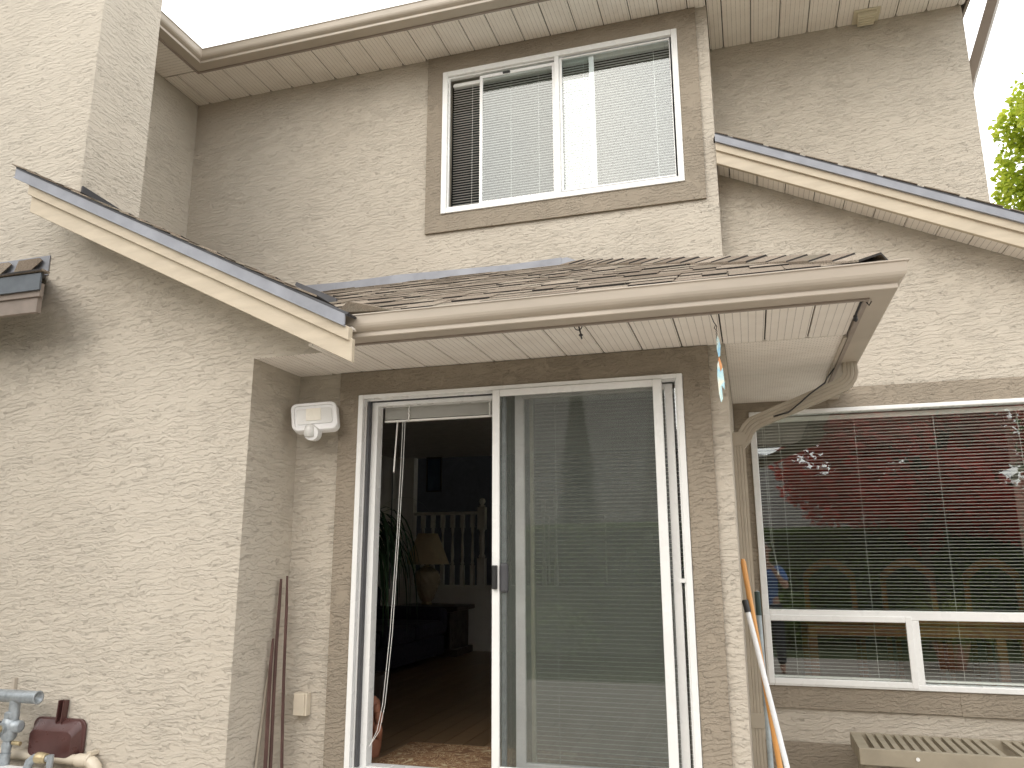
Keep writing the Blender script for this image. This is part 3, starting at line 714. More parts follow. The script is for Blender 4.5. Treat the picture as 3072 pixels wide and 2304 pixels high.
# ------------------------------------------------------------------ interior
# living room shell
w = MB(); w.box(-2.45, -2.31, .20, 5.3, -1.0, 1.37); w.build('interior_wall', 'int_wall', house)
MB().box(-2.45, 1.86, 5.33, 5.45, -1.0, -.28).build('interior_wall', 'int_wall', house, label='half wall below the balustrade')
MB().box(-2.31, -2.02, 5.33, 5.45, -.28, 1.37).build('interior_wall', 'int_wall', house)
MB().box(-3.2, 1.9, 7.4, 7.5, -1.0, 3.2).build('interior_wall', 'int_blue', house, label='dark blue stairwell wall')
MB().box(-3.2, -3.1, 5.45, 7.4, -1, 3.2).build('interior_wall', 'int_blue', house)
MB().box(1.86, 1.98, .19, 1.63, -1.0, 1.37).build('interior_wall', 'int_wall', house)
MB().box(-.6, -.45, .07, .22, -1.0, 1.37).build('interior_wall', 'int_wall', house)
MB().box(-2.45, -.42, .06, .20, -1.0, 1.37).build('interior_wall', 'int_wall', house)
MB().box(1.90, 2.0, 3.5, 5.4, -1.0, 1.37).build('interior_wall', 'int_wall', house)
MB().box(-2.45, 1.98, .20, 5.45, 1.37, 1.45).box(1.981, 7, 1.84, 5.45, 1.37, 1.45).build('ceiling', 'ceil', house)
MB().box(-3.2, 2.0, 5.45, 7.5, 3.0, 3.1).build('ceiling', 'ceil', house)
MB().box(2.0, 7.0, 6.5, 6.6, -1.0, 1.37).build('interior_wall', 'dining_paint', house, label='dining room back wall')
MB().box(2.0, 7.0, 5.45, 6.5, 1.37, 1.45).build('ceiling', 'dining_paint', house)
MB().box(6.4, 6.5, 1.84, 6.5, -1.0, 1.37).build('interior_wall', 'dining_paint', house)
MB().box(2.0, 6.5, 1.84, 6.5, -1.08, -.99).build('dining_floor', 'floor', house)
# upper room; the darkness behind the slats is put into its surface colour
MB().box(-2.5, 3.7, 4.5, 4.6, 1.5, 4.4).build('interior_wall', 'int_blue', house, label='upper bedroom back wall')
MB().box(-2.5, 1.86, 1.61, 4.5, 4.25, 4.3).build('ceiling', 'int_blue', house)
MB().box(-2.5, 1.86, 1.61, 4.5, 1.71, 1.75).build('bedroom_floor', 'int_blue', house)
# wood floor boards
fl = MB().box(-3.1, 1.99, .14, 7.4, -1.08, -.996).build('wood_floor', 'dark_wood', house)
x = -2.3; k = 0; rows = []
while x < 1.84:
    y = .16+R.uniform(-1.0, 0)
    while y < 5.3:
        y1 = y+1.2
        if y1 > .2: MB().box(x+.002, x+.125, max(y, .16)+.001, min(y1, 5.32), -.995, -.980).build('floorboard', 'floor', fl)
        y = y1
    x += .127
MB().box(-2.3, 1.85, 5.312, 5.329, -.979, -.89).build('baseboard', 'int_white', house)
# balustrade
bal = MB().box(-2.02, 1.8, 5.33, 5.45, -.279, -.223).build('balustrade', 'int_white', house)
MB().box(-2.02, -1.16, 5.36, 5.42, .635, .672).build('handrail', 'int_white', bal, bevel=.008)
def baluster(mb, x, y, z0, z1):
    mb.box(x-.024, x+.024, y-.024, y+.024, z0, z0+.24); mb.box(x-.024, x+.024, y-.024, y+.024, z1-.16, z1)
    mb.lathe([(.018, z0+.24), (.026, z0+.26), (.016, z0+.29), (.022, z0+.36), (.013, z1-.32), (.012, z1-.25), (.022, z1-.18), (.018, z1-.16)], (x, y, 0), 10)
for x in [-1.9+.133*i for i in range(6)]:
    m = MB(); baluster(m, x, 5.39, -.223, .634); m.build('baluster', 'int_white', bal)
m = MB(); m.box(-1.16, -1.065, 5.345, 5.435, -.223, .1); m.lathe([(.036, .1), (.045, .12), (.028, .15), (.036, .30), (.03, .42), (.045, .45)], (-1.112, 5.39, 0), 14)
m.box(-1.16, -1.065, 5.345, 5.435, .45, .72); m.lathe([(.02, .72), (.045, .735), (.02, .75), (.042, .79), (.03, .825), (.005, .835)], (-1.112, 5.39, 0), 14); m.build('newel_post', 'int_white', bal)
for x in (-.95, -.8, -.65, -.5, -.35, -.2): 
    m = MB(); baluster(m, x, 5.5, -.223, .58-(x+1.1)*-.3); m.build('baluster', 'int_white', bal)
for i in range(12):
    st = MB().box(-1.75+i*.22, -1.50+i*.22+1.0, 5.75, 6.7, -.85+i*.18, -.82+i*.18).box(-1.73+i*.22, -1.71+i*.22+1.0, 5.75, 6.7, -1.0+i*.18, -.85+i*.18)
    st.build('stair_tread', 'stair', house)
for x in (-.3, .4): MB().box(x, x+.02, 5.5, 5.52, -.2, .6).build('baluster', 'int_white', bal)

# furniture
def leaf_ribbon(mb, p, dir_, L, w, droop, n=7):
    d = Vector(dir_).normalized(); side = d.cross(Vector((0, 0, 1)))
    if side.length < .1: side = Vector((1, 0, 0))
    side.normalize(); P = Vector(p); V = []
    for i in range(n+1):
        t = i/n; ww = w*math.sin(math.pi*min(.97, .12+t*.88))*.5+.0008
        V += [P-side*ww, P+side*ww]; P = P+d*(L/n); d = (d+Vector((0, 0, -droop/n*(1+t)))).normalized()
    mb.add(V, [(2*i, 2*i+1, 2*i+3, 2*i+2) for i in range(n)])
t = thing('sofa', 'low dark navy patterned sofa against the living room wall', 'sofa', (-1.75, 3.5, -.98))
MB().box(-2.25, -1.25, 2.1, 4.55, -.93, -.72).build('base', 'sofa', t, bevel=.03)
for i in range(3): MB().box(-2.10, -1.22, 2.12+i*.8, 2.90+i*.8, -.72, -.56).build('seat_cushion', 'sofa', t, bevel=.05)
MB().box(-2.29, -2.03, 2.1, 4.55, -.72, -.20).build('backrest', 'sofa', t, bevel=.06)
MB().box(-2.25, -1.22, 4.36, 4.60, -.72, -.43).build('arm', 'sofa', t, bevel=.07)
MB().box(-2.25, -1.22, 1.9, 2.1, -.93, -.43).build('arm', 'sofa', t, bevel=.07)
tag(MB().box(-2.02, -1.88, 3.7, 4.15, -.56, -.20).build('cushion', 'cushion', bevel=.05), 'dark maroon cushion leaning on the navy sofa', 'cushion')
t = thing('end_table', 'dark carved end table under the lamp beside the sofa', 'table', (-1.55, 4.95, -.98))
MB().box(-1.95, -1.15, 4.66, 5.26, -.485, -.435).build('tabletop', 'dark_wood', t, bevel=.012)
MB().box(-1.90, -1.22, 4.72, 5.22, -.90, -.486).build('cabinet', 'dark_wood', t)
MB().box(-1.93, -1.17, 4.69, 5.25, -.98, -.901).build('plinth', 'dark_wood', t, bevel=.01)
for x in (-1.25, -1.5, -1.85): MB().lathe([(.03, -.9), (.04, -.86), (.022, -.8), (.032, -.6), (.04, -.5)], (x, 4.70, 0), 10).build('column', 'dark_wood', t)
t = thing('table_lamp', 'table lamp with a brown tapered shade and swirled cream ceramic body', 'lamp', (-1.65, 4.95, -.435))
sw = MB(); V = []; F = []; prof = [(.05, -.40), (.085, -.36), (.115, -.28), (.15, -.18), (.155, -.12), (.13, -.05), (.07, -.01), (.045, 0)]
n = 48; pr = []
for i in range(len(prof)-1):
    for q in range(3):
        a = q/3; pr.append((prof[i][0]*(1-a)+prof[i+1][0]*a, prof[i][1]*(1-a)+prof[i+1][1]*a))
pr.append(prof[-1])
for r_, h in pr:
    for j in range(n):
        a = 2*math.pi*j/n; rr_ = r_*(1+.045*math.cos(12*(a+h*5))); V.append((-1.65+rr_*math.cos(a), 4.95+rr_*math.sin(a), h))
sw.add(V, [(i*n+j, i*n+(j+1) % n, (i+1)*n+(j+1) % n, (i+1)*n+j) for i in range(len(pr)-1) for j in range(n)], True); sw.build('lamp_body', 'ceramic', t)
MB().lathe([(.06, -.435), (.07, -.42), (.05, -.40)], (-1.65, 4.95, 0), 20).build('lamp_foot', 'brass', t)
MB().lathe([(.045, 0), (.05, .01), (.02, .02), (.015, .04)], (-1.65, 4.95, 0), 16).build('lamp_socket', 'brass', t)
MB().lathe([(.265, .03), (.12, .39), (.118, .39), (.262, .03)], (-1.65, 4.95, 0), 28).build('lamp_shade', 'shade', t)
t = thing('picture', 'tall dark framed picture on the stairwell wall', 'picture', (-1.75, 5.32, 1.14))
frame_xz(MB(), -1.84, -1.63, .92, 1.36, 5.30, 5.325, .018).build('picture_frame', 'dark_wood', t)
MB().box(-1.822, -1.648, 5.312, 5.316, .938, 1.342).build('print', 'print', t)
rug = MB().box(.055, 1.6, .165, .70, -.979, -.970).build('rug', 'rug'); tag(rug, 'brown and cream patterned rug just inside the patio door', 'rug')
t = thing('potted_palm', 'drooping dark green palm inside the left edge of the doorway', 'plant', (-.60, 1.3, -.98))
MB().lathe([(.12, -.98), (.17, -.7), (.16, -.69), (.10, -.72)], (-.60, 1.3, 0), 16).build('pot', 'dark_wood', t)
MB().tube([(-.60, 1.3, -.75), (-.59, 1.3, -.2), (-.58, 1.3, .33)], [.03, .025, .02], 8).build('stem', 'bark', t)
lm = MB()
for i in range(120):
    a = R.uniform(0, 6.283); e_ = R.uniform(-.1, 1.2)
    leaf_ribbon(lm, (-.58+R.uniform(-.02, .02), 1.3+R.uniform(-.02, .02), .33-R.uniform(0, .12)), (math.cos(a), math.sin(a), math.tan(e_) if e_ < 1.1 else 2), R.uniform(.45, .9), R.uniform(.012, .022), R.uniform(3.0, 5.5), 9)
lm.build('leaves', 'leaf_palm', t, recalc=False)
t = thing('figurine', 'small lumpy terracotta figurine on the floor inside the door frame', 'ornament', (.06, .35, -.98))
fg = MB().lathe([(.04, -.98), (.05, -.93), (.055, -.86), (.045, -.80), (.035, -.77), (.04, -.73), (.035, -.69), (.01, -.665)], (-.03, .36, 0), 14)
for dx, z, r_ in ((.045, -.84, .028), (.05, -.77, .026), (.035, -.73, .022)):
    fg.lathe([(.002, -r_*1.6), (r_*.8, -r_), (r_, 0), (r_*.8, r_), (.002, r_*1.5)], (-.03+dx, .33, z), 10)
fg.build('body', 'terracotta', t)
# dining room
t = thing('dining_table', 'honey oak dining table seen through the blind', 'table', (3.3, 2.7, -.98))
MB().box(2.40, 4.6, 2.2, 3.2, -.36, -.33).build('tabletop', 'oak', t, bevel=.008)
MB().box(2.43, 4.55, 2.23, 2.26, -.44, -.36).build('apron', 'oak', t)
for x, y in ((2.42, 2.24), (3.60, 2.24), (2.42, 3.1), (4.5, 3.1), (3.75, 2.24)): MB().box(x, x+.06, y, y+.06, -.98, -.36).build('leg', 'oak', t, bevel=.006)
def chair(cx, cy, label):
    t = thing('dining_chair', label, 'chair', (cx, cy, -.98), 'oak dining chairs behind the dining window')
    n_ = 14; A = []; B = []
    for i in range(n_+1):
        u_ = -1+2*i/n_; h = .09-.14*abs(u_)**1.9; A.append((cx+u_*.21, cy, h)); B.append((cx+u_*.20, cy, h-.085-.02*(1-abs(u_))*-1))
    MB().prism(A+B[::-1], (0, .03, 0)).build('top_rail', 'oak', t)
    for s_ in (-1, 1): MB().box(cx+s_*.19-.02, cx+s_*.19+.02, cy, cy+.03, -.98, -.06).build('post', 'oak', t)
    MB().box(cx-.21, cx+.21, cy-.42, cy, -.54, -.50).build('seat', 'oak', t, bevel=.01)
    MB().box(cx-.19, cx+.19, cy-.40, cy-.02, -.50, -.46).build('seat_pad', 'cushion_white', t, bevel=.015)
    for s_ in (-1, 1): MB().box(cx+s_*.18-.018, cx+s_*.18+.018, cy-.40, cy-.36, -.98, -.54).build('leg', 'oak', t)
chair(2.70, 3.55, 'arched oak dining chair nearest the downspout behind the dining window')
chair(3.32, 3.55, 'arched oak dining chair second from the downspout behind the dining window')
chair(3.95, 3.55, 'arched oak dining chair farthest right behind the dining window')

# ------------------------------------------------------------------ things on the walls
# security light
t = thing('security_light', 'white square floodlight with round motion sensor on the recessed wall', 'light', (-.20, .0, .87))
MB().lathe([(.062, -.035), (.062, -.010), (.058, .0), (.058, .014)], (-.185, 0, .872), 24, 'Y').build('mount_plate', 'lightwhite', t)
MB().tube([(-.185, -.03, .872), (-.20, -.07, .885)], .028, 12).build('arm', 'lightwhite', t)
def rrect(wd, ht, r_, n_=5, notch=0):
    P = []
    for cx, cz, a0 in ((wd/2-r_, ht/2-r_, 0), (-wd/2+r_, ht/2-r_, 90), (-wd/2+r_, -ht/2+r_, 180), (wd/2-r_, -ht/2+r_, 270)):
        for i in range(n_+1):
            a = rad(a0+90*i/n_); P.append((cx+r_*math.cos(a), cz+r_*math.sin(a)))
    return P
LM = Matrix.Translation((-.222, -.105, .872)) @ Euler((rad(-14), rad(-4), rad(14)), 'XYZ').to_matrix().to_4x4()
def lp(P, y): return [LM @ Vector((a, y, b)) for a, b in P]
def shear(P): return [(a-(b*.12), b+(abs(a)*-.0)-(0 if b > 0 else .12*(.125-abs(a)))) for a, b in P]
o_ = shear(rrect(.262, .168, .035)); i_ = shear(rrect(.225, .132, .02)); q_ = shear(rrect(.15, .07, .01))
nn = len(o_); hb = MB()
V = lp(o_, .03)+lp([(a*1.0, b*1.0) for a, b in o_], -.012)+lp([(a*.97, b*.96) for a, b in o_], -.020)+lp(i_, -.020)+lp([(a*.98, b*.98) for a, b in i_], -.012)
F = [tuple(range(nn))]
for k in range(4): F += [(k*nn+j, k*nn+(j+1) % nn, (k+1)*nn+(j+1) % nn, (k+1)*nn+j) for j in range(nn)]
F.append(tuple(range(4*nn, 5*nn))); hb.add(V, F); hb.build('housing', 'lightwhite', t)
MB().prism(lp([(a, b+.002) for a, b in shear(rrect(.20, .09, .012))], -.0135), tuple(LM.to_3x3() @ Vector((0, -.004, 0)))).build('reflector', 'lens', t)
MB().prism(lp([(a*.42-.004, b*.8+.010) for a, b in shear(rrect(.20, .09, .003))], -.018), tuple(LM.to_3x3() @ Vector((0, -.003, 0)))).build('led_panel', 'led', t)
MB().tube([(-.212, -.115, .775), (-.200, -.175, .770)], [.042, .040], 20).build('sensor_collar', 'lightwhite', t)
MB().lathe([(.010, -.048), (.030, -.044), (.031, -.0), (.026, .018), (.010, .026)], (-.212, -.165, .795), 18).build('sensor_dome', 'lens', t)
# junction box
t = thing('junction_box', 'small beige outdoor outlet box low on the recessed wall', 'outlet', (-.26, 0, -.66))
MB().box(-.305, -.228, -.030, .014, -.715, -.60).build('box', 'pvc', t, bevel=.004)
MB().box(-.302, -.238, -.040, -.031, -.712, -.602).build('cover', 'pvc', t, bevel=.003)
# soffit hooks etc.
t = tag(MB().tube([(1.386+.018*math.cos(a/10*6.28), -.553, 1.128+.018*math.sin(a/10*6.28)) for a in range(11)], .0025, 6).tube([(1.386, -.553, 1.14), (1.395, -.555, 1.10), (1.402, -.556, 1.066)], .004, 6).lathe([(.003, -.008), (.011, 0), (.003, .008)], (1.398, -.5555, 1.085), 8).build('ceiling_hook', 'black'), 'black hook with a dangling peg under the middle of the porch soffit', 'hook')
t = thing('suncatcher', 'iridescent blue and white suncatcher hanging by a chain from the porch eave', 'ornament', (2.0, -.5, .75))
MB().tube([(1.982, -.575, 1.140), (1.975, -.56, 1.125), (1.985, -.53, 1.10), (1.996, -.51, 1.085), (1.992, -.50, 1.072), (1.984, -.50, 1.082), (1.990, -.50, 1.092)], .002, 6).build('hook', 'black', t)
ch = MB()
for i in range(11):
    z = 1.072-i*.0065; ch.tube([(1.993+(.003 if i % 2 else 0)*math.cos(a), -.50+(0 if i % 2 else .003)*math.cos(a), z+.005*math.sin(a)) for a in [k*6.283/8 for k in range(9)]], .0008, 4)
ch.build('chain', 'black', t)
def shard(name, P, y, th, mat):
    return MB().prism([(a, y, b) for a, b in P], (0, th, 0)).build(name, mat, t, bevel=.0015)
shard('upper_shard', [(1.990, 1.03), (1.996, 1.05), (2.002, 1.03), (2.007, 1.0), (2.003, .955), (1.996, .945), (1.990, .98)], -.502, .005, 'acrylic')
shard('body_shard', [(1.992, .93), (1.998, .952), (2.006, .92), (2.011, .89), (2.006, .87), (1.996, .88), (1.990, .90)], -.503, .005, 'acrylic_orange')
shard('wing_shard', [(1.988, .915), (1.994, .93), (2.000, .88), (2.010, .90), (2.014, .83), (2.012, .80), (2.001, .82), (2.003, .76), (1.994, .745), (1.988, .78), (1.985, .86)], -.508, .004, 'acrylic')
t = tag(MB().tube([(2.585, -.545, 1.135), (2.575, -.53, 1.115), (2.563, -.51, 1.09), (2.560, -.50, 1.075)], .005, 6).lathe([(.003, -.018), (.009, -.012), (.009, .008), (.003, .014)], (2.560, -.50, 1.075), 8).tube([(2.60, -.55, 1.125), (2.61, -.545, 1.11), (2.62, -.55, 1.125)], .003, 6).build('cable_stub', 'black'), 'short black cable stub hanging at the outer corner of the porch eave', 'cable')
tag(MB().tube([(2.590, .66, 1.13), (2.575, .70, 1.115), (2.565, .85, 1.115), (2.560, 1.0, 1.11), (2.52, .54, 1.022), (2.44, .53, .965), (2.38, .535, .915), (2.32, .545, .87), (2.25, .55, .855), (2.20, .58, .852)], .0042, 6).build('black_wire', 'black'), 'thin black wire draped along the slanting downspout', 'wire')
# dustpan
t = thing('dustpan', 'brown plastic dustpan hung upside down on the left wall', 'dustpan', (-1.40, -.47, -.88))
Yd = -.452
o_ = [(a-1.405, b-.795) for a, b in rrect(.335, .185, .04)]
m = MB(); V = [(a, Yd, b) for a, b in o_]+[(-1.405+(a+1.405)*.99, Yd-.012, -.795+(b+.795)*.98) for a, b in o_]+[(-1.405+(a+1.405)*.90, Yd-.014, -.80+(b+.80)*.90) for a, b in o_]+[(-1.405+(a+1.405)*.80, Yd-.062, -.822+(b+.80)*.66) for a, b in o_]
nn = len(o_); F = [tuple(range(nn))]
for k in range(3): F += [(k*nn+j, k*nn+(j+1) % nn, (k+1)*nn+(j+1) % nn, (k+1)*nn+j) for j in range(nn)]
F.append(tuple(range(3*nn, 4*nn))); m.add(V, F); m.build('pan', 'dustpan', t, bevel=.002)
m = MB()
for xx in (-1.412, -1.380): m.prism([(xx, Yd, -.725), (xx+.006, Yd, -.725), (xx+.012, Yd, -.615), (xx+.006, Yd, -.615)], (0, -.034, 0))
m.prism([(-1.412, Yd, -.725), (-1.376, Yd, -.725), (-1.370, Yd, -.615), (-1.406, Yd, -.615)], (0, -.006, 0)); m.build('handle', 'dustpan', t)
# gas piping
t = thing('gas_pipe', 'grey painted gas piping with a shut-off valve at the lower left corner', 'pipe', (-1.7, -.55, -1.4))
MB().lathe([(.0, -.6), (.031, -.6), (.031, .0), (.033, .008), (.033, .012), (.026, .012), (.024, .0), (.001, -.01)], (-1.45, -.58, -.588), 22, 'X').build('header_pipe', 'galv', t)
px_ = -1.585
m = MB().lathe([(.026, -.70), (.026, -.60)], (px_, -.58, 0), 16); m.build('riser', 'galv', t)
m = MB().lathe([(.036, -.69), (.036, -.665), (.028, -.66)], (px_-.01, -.58, 0), 6, smooth=False).lathe([(.025, -.80), (.036, -.785), (.044, -.73), (.038, -.70), (.030, -.69)], (px_-.015, -.58, 0), 14)
m.lathe([(.028, -.055), (.028, -.03), (.02, .03)], (px_-.02, -.58, -.735), 12, 'Y').lathe([(.03, 0), (.03, .05), (.02, .055)], (px_-.0, -.58, -.73), 12, 'X'); m.build('valve_body', 'galv', t)
MB().lathe([(.018, -.02), (.020, .012), (.012, .016)], (px_-.02, -.645, -.735), 6, 'Y', False).build('valve_stem', 'brass', t)
MB().tube([(px_-.05, -.60, -.72), (px_-.16, -.60, -.695)], .012, 8).tube([(px_-.16, -.60, -.71), (px_-.05, -.6, -.775)], .012, 8).build('valve_lever', 'frame_dark', t)
m = MB().lathe([(.018, -.86), (.022, -.85), (.025, -.82), (.019, -.80)], (px_-.02, -.58, 0), 14).lathe([(.027, -.915), (.027, -.905), (.026, -.87), (.028, -.86)], (px_-.025, -.58, 0), 14).lathe([(.0235, -1.4), (.0235, -.915)], (px_-.03, -.58, 0), 14).lathe([(.04, -1.0), (.04, -.985), (.028, -.98)], (px_-.035, -.58, 0), 6, smooth=False)
m.build('riser', 'galv', t, label='lower riser with couplings')
MB().tube([(px_+.01, -.575, -.81), (px_+.055, -.57, -.813)], .011, 8).build('bleed_plug', 'brass', t)
MB().tube([(px_+.145, -.60, -1.0), (px_+.148, -.60, -.92), (px_+.16, -.60, -.885), (px_+.19, -.60, -.865), (px_+.215, -.60, -.862)], .021, 12).lathe([(.034, -.97), (.034, -.935), (.026, -.93)], (px_+.146, -.60, 0), 6, smooth=False).build('elbow', 'galv', t)
MB().lathe([(.026, -.03), (.027, .0), (.024, .004), (.024, .02), (.022, .03)], (px_+.235, -.60, -.862), 14, 'X').build('coupling', 'brass', t)
MB().tube([(px_+.265, -.60, -.862), (px_+.285, -.60, -.862)], .016, 10).tube([(px_+.287, -.60, -.845), (px_+.286, -.60, -.90)], .016, 10).tube([(px_+.286, -.60, -.88), (px_+.28, -.60, -1.02), (px_+.278, -.60, -1.4)], .0085, 8).build('branch_line', 'galv', t)
MB().box(-1.752, -1.735, -.465, -.447, -.70, -.52).build('bracket', 'gutter', t)
MB().tube([(px_-.115, -.66, -.90), (px_-.115, -.66, -1.4)], .045, 12).build('regulator_leg', 'frame_dark', t)
# pvc pipe
t = thing('pvc_pipe', 'cream plastic conduit running along the bottom of the left wall', 'pipe', (-1.4, -.48, -1.4))
MB().tube([(-3.2, -.49, -.875), (-1.21, -.49, -.888)], .025, 14).build('run', 'pvc', t)
MB().tube([(-1.235, -.49, -.888), (-1.175, -.49, -.888), (-1.145, -.49, -.897), (-1.125, -.49, -.915), (-1.117, -.49, -.945)], .031, 14).build('elbow', 'pvc', t)
MB().tube([(-1.117, -.49, -.945), (-1.117, -.49, -1.4)], .025, 14).build('drop', 'pvc', t)
MB().box(-1.175, -1.150, -.50, -.447, -.862, -.845).tube([(-1.163, -.47, -.92), (-1.163, -.517, -.90), (-1.163, -.52, -.875), (-1.163, -.49, -.857)], .008, 6).build('pipe_clip', 'pvc', t)
t = thing('utility_box', 'white plastic box lid at the very bottom left corner', 'box', (-1.6, -.68, -1.4))
MB().box(-1.9, -1.325, -.80, -.58, -1.4, -.938).build('body', 'white', t, bevel=.01)
MB().box(-1.91, -1.315, -.81, -.57, -.937, -.915).build('lid', 'white', t, bevel=.006)

# ------------------------------------------------------------------ leaning things
def lean(name, label, cat, p0, p1, r_, mat, parts=()):
    t = thing(name, label, cat, p1); MB().tube([p0, p1], r_, 12).build('shaft', mat, t)
    d = (Vector(p1)-Vector(p0)).normalized()
    for nm, a, b, rr_, mt in parts: MB().tube([Vector(p0)+d*a, Vector(p0)+d*b], rr_, 12).build(nm, mt, t)
    return t
def ext(p, q, z): 
    p, q = Vector(p), Vector(q); k = (z-p.z)/(q.z-p.z); return tuple(p+(q-p)*k)
a, b = (2.032, .30, .075), (2.137, .20, -.855)
lean('broom_handle', 'orange varnished wooden handle leaning by the downspout', 'handle', a, ext(a, b, G0+.01), .0135, 'broom', [('rounded_tip', -.012, .0, .010, 'broom')])
a, b = (2.030, .24, -.115), (2.168, .12, -.842)
lean('white_pole', 'white metal pole with a black end cap leaning by the downspout', 'pole', a, ext(a, b, G0+.01), .0125, 'white_pole', [('end_cap', -.004, .055, .0155, 'black')])
a, b = (2.090, .36, -.105), (2.098, .30, -.882)
t = lean('grey_pole', 'blue-grey metal pole with a dark green grip and hanging loop', 'pole', a, ext(a, b, G0+.01), .0125, 'grey_pole', [('grip', -.03, .085, .0145, 'green_cap')])
MB().tube([(2.090+.010*math.cos(k*.785), .36, -.085+.014*math.sin(k*.785)) for k in range(9)], .0025, 6).build('hanging_loop', 'galv', t)
grp = 'old timber battens leaning in the wall recess'
for i, (p0, p1, wd, dp, lab, mt) in enumerate([
    ((-.362, -.075, .005), (-.312, -.10, -.95), .010, .014, 'tallest reddish batten leaning in the recess corner', 'wood_stick'),
    ((-.385, -.10, -.01), (-.345, -.155, -.95), .010, .018, 'thin dark batten left of the tallest one in the recess corner', 'wood_stick'),
    ((-.378, -.15, -.315), (-.345, -.20, -.95), .014, .015, 'shorter reddish batten in front of the tallest in the recess corner', 'wood_stick'),
    ((-.390, -.14, -.455), (-.395, -.21, -.95), .011, .012, 'pale slim batten leftmost in the recess corner', 'pale_wood')]):
    P, Q = Vector(p0), Vector(ext(p0, p1, G0+.005)); n_ = 8; V = []
    for k in range(n_+1):
        c = P+(Q-P)*(k/n_)+Vector((.004*math.sin(k*1.3+i), .003*math.cos(k*1.7+i), 0)); sx = wd*(.35 if k == 0 else 1)
        V += [c+Vector((-sx/2, -dp/2, 0)), c+Vector((sx/2, -dp/2, 0)), c+Vector((sx/2, dp/2, 0)), c+Vector((-sx/2, dp/2, 0))]
    F = [(k*4+j, k*4+(j+1) % 4, k*4+4+(j+1) % 4, k*4+4+j) for k in range(n_) for j in range(4)]+[(0, 1, 2, 3), (n_*4+3, n_*4+2, n_*4+1, n_*4)]
    tag(MB().add(V, F).build('wooden_batten', mt), lab, 'batten', grp)

# ------------------------------------------------------------------ slatted bench
t = thing('slatted_bench', 'khaki painted slatted bench below the dining window', 'bench', (3.4, 1.28, G0))
bz = -.93
MB().box(2.57, 4.5, 1.060, 1.088, bz-.085, bz).build('front_rail', 'bench', t, bevel=.003)
MB().box(2.57, 4.5, 1.486, 1.51, bz-.085, bz-.002).build('back_rail', 'bench', t, bevel=.003)
MB().box(2.57, 2.628, 1.0885, 1.4855, bz-.006-.08, bz-.001).build('side_rail', 'bench', t, bevel=.003)
x = 2.655
k = 0
while x < 4.45:
    if not (3.305 < x < 3.36): MB().box(x, x+.030+R.uniform(-.002, .003), 1.0885, 1.4855, bz-.022, bz-.002+R.uniform(-.002, .001)).build('slat', 'bench', t, bevel=.002)
    x += .0512
for xx in (2.60, 4.4):
    for yy in (1.10, 1.42): MB().box(xx, xx+.055, yy, yy+.055, G0, bz-.0865).build('leg', 'bench', t)
MB().box(2.60, 4.45, 1.15, 1.17, bz-.19, bz-.13).build('stretcher', 'bench', t)
MB().lathe([(.010, -.004), (.010, 0)], (2.86, 1.058, -.97), 10, 'Y').build('screw_head', 'white', t)

# ------------------------------------------------------------------ trees and surroundings
def leaf_cloud(mb, blobs, n, size, rnd):
    wts = [b[3]**2 for b in blobs]
    for i in range(n):
        cx, cy, cz, r_ = rnd.choices(blobs, wts)[0]
        d = Vector((rnd.gauss(0, 1), rnd.gauss(0, 1), rnd.gauss(0, 1))).normalized()*r_*(rnd.uniform(.55, 1.08))
        p = Vector((cx, cy, cz))+d
        q = Euler((rnd.uniform(-1, 1), rnd.uniform(-1, 1), rnd.uniform(0, 6.3))).to_matrix(); s_ = size*rnd.uniform(.6, 1.3)
        mb.add([p+q @ Vector(v_)*s_ for v_ in ((-.1, -.5, 0), (.42, -.15, .08), (.28, .38, 0), (0, .62, -.1), (-.3, .36, 0), (-.45, -.12, .1))], [(0, 1, 2, 3, 4, 5)])
def tree(name, label, cat, base, h, blobs, n, size, mat, seed, tr=.14):
    rnd = random.Random(seed); t = thing(name, label, cat, base)
    b = Vector(base); m = MB().tube([b, b+Vector((.05, 0, h*.35)), b+Vector((-.03, .04, h*.7)), b+Vector((0, 0, h))], [tr, tr*.8, tr*.5, tr*.2], 10)
    for bx in blobs[:9]:
        st = b+Vector((0, 0, h*rnd.uniform(.3, .75))); e_ = Vector(bx[:3]); mid = (st+e_)/2+Vector((0, 0, .15*h*.3))
        m.tube([st, mid, e_], [tr*.45, tr*.25, tr*.06], 7)
    m.build('trunk', 'bark', t)
    c = MB(); leaf_cloud(c, blobs, n, size, rnd); c.build('crown', mat, t, recalc=False)
    return t
rn = random.Random(3)
bl = []
for i in range(70):
    a = rn.uniform(0, 6.28); z = rn.uniform(3.2, 7.6); rr_ = 2.3*math.sqrt(max(.05, 1-((z-4.9)/3.2)**2))*rn.uniform(.5, 1)
    bl.append((8.1+rr_*math.cos(a), 9.4+rr_*math.sin(a), z-.2, rn.uniform(.3, .55)))
tree('maple_tree', 'bright lime green maple behind the right corner of the house', 'tree', (8.1, 9.4, G0), 6.6, bl, 42000, .085, 'leaf_lime', 5)
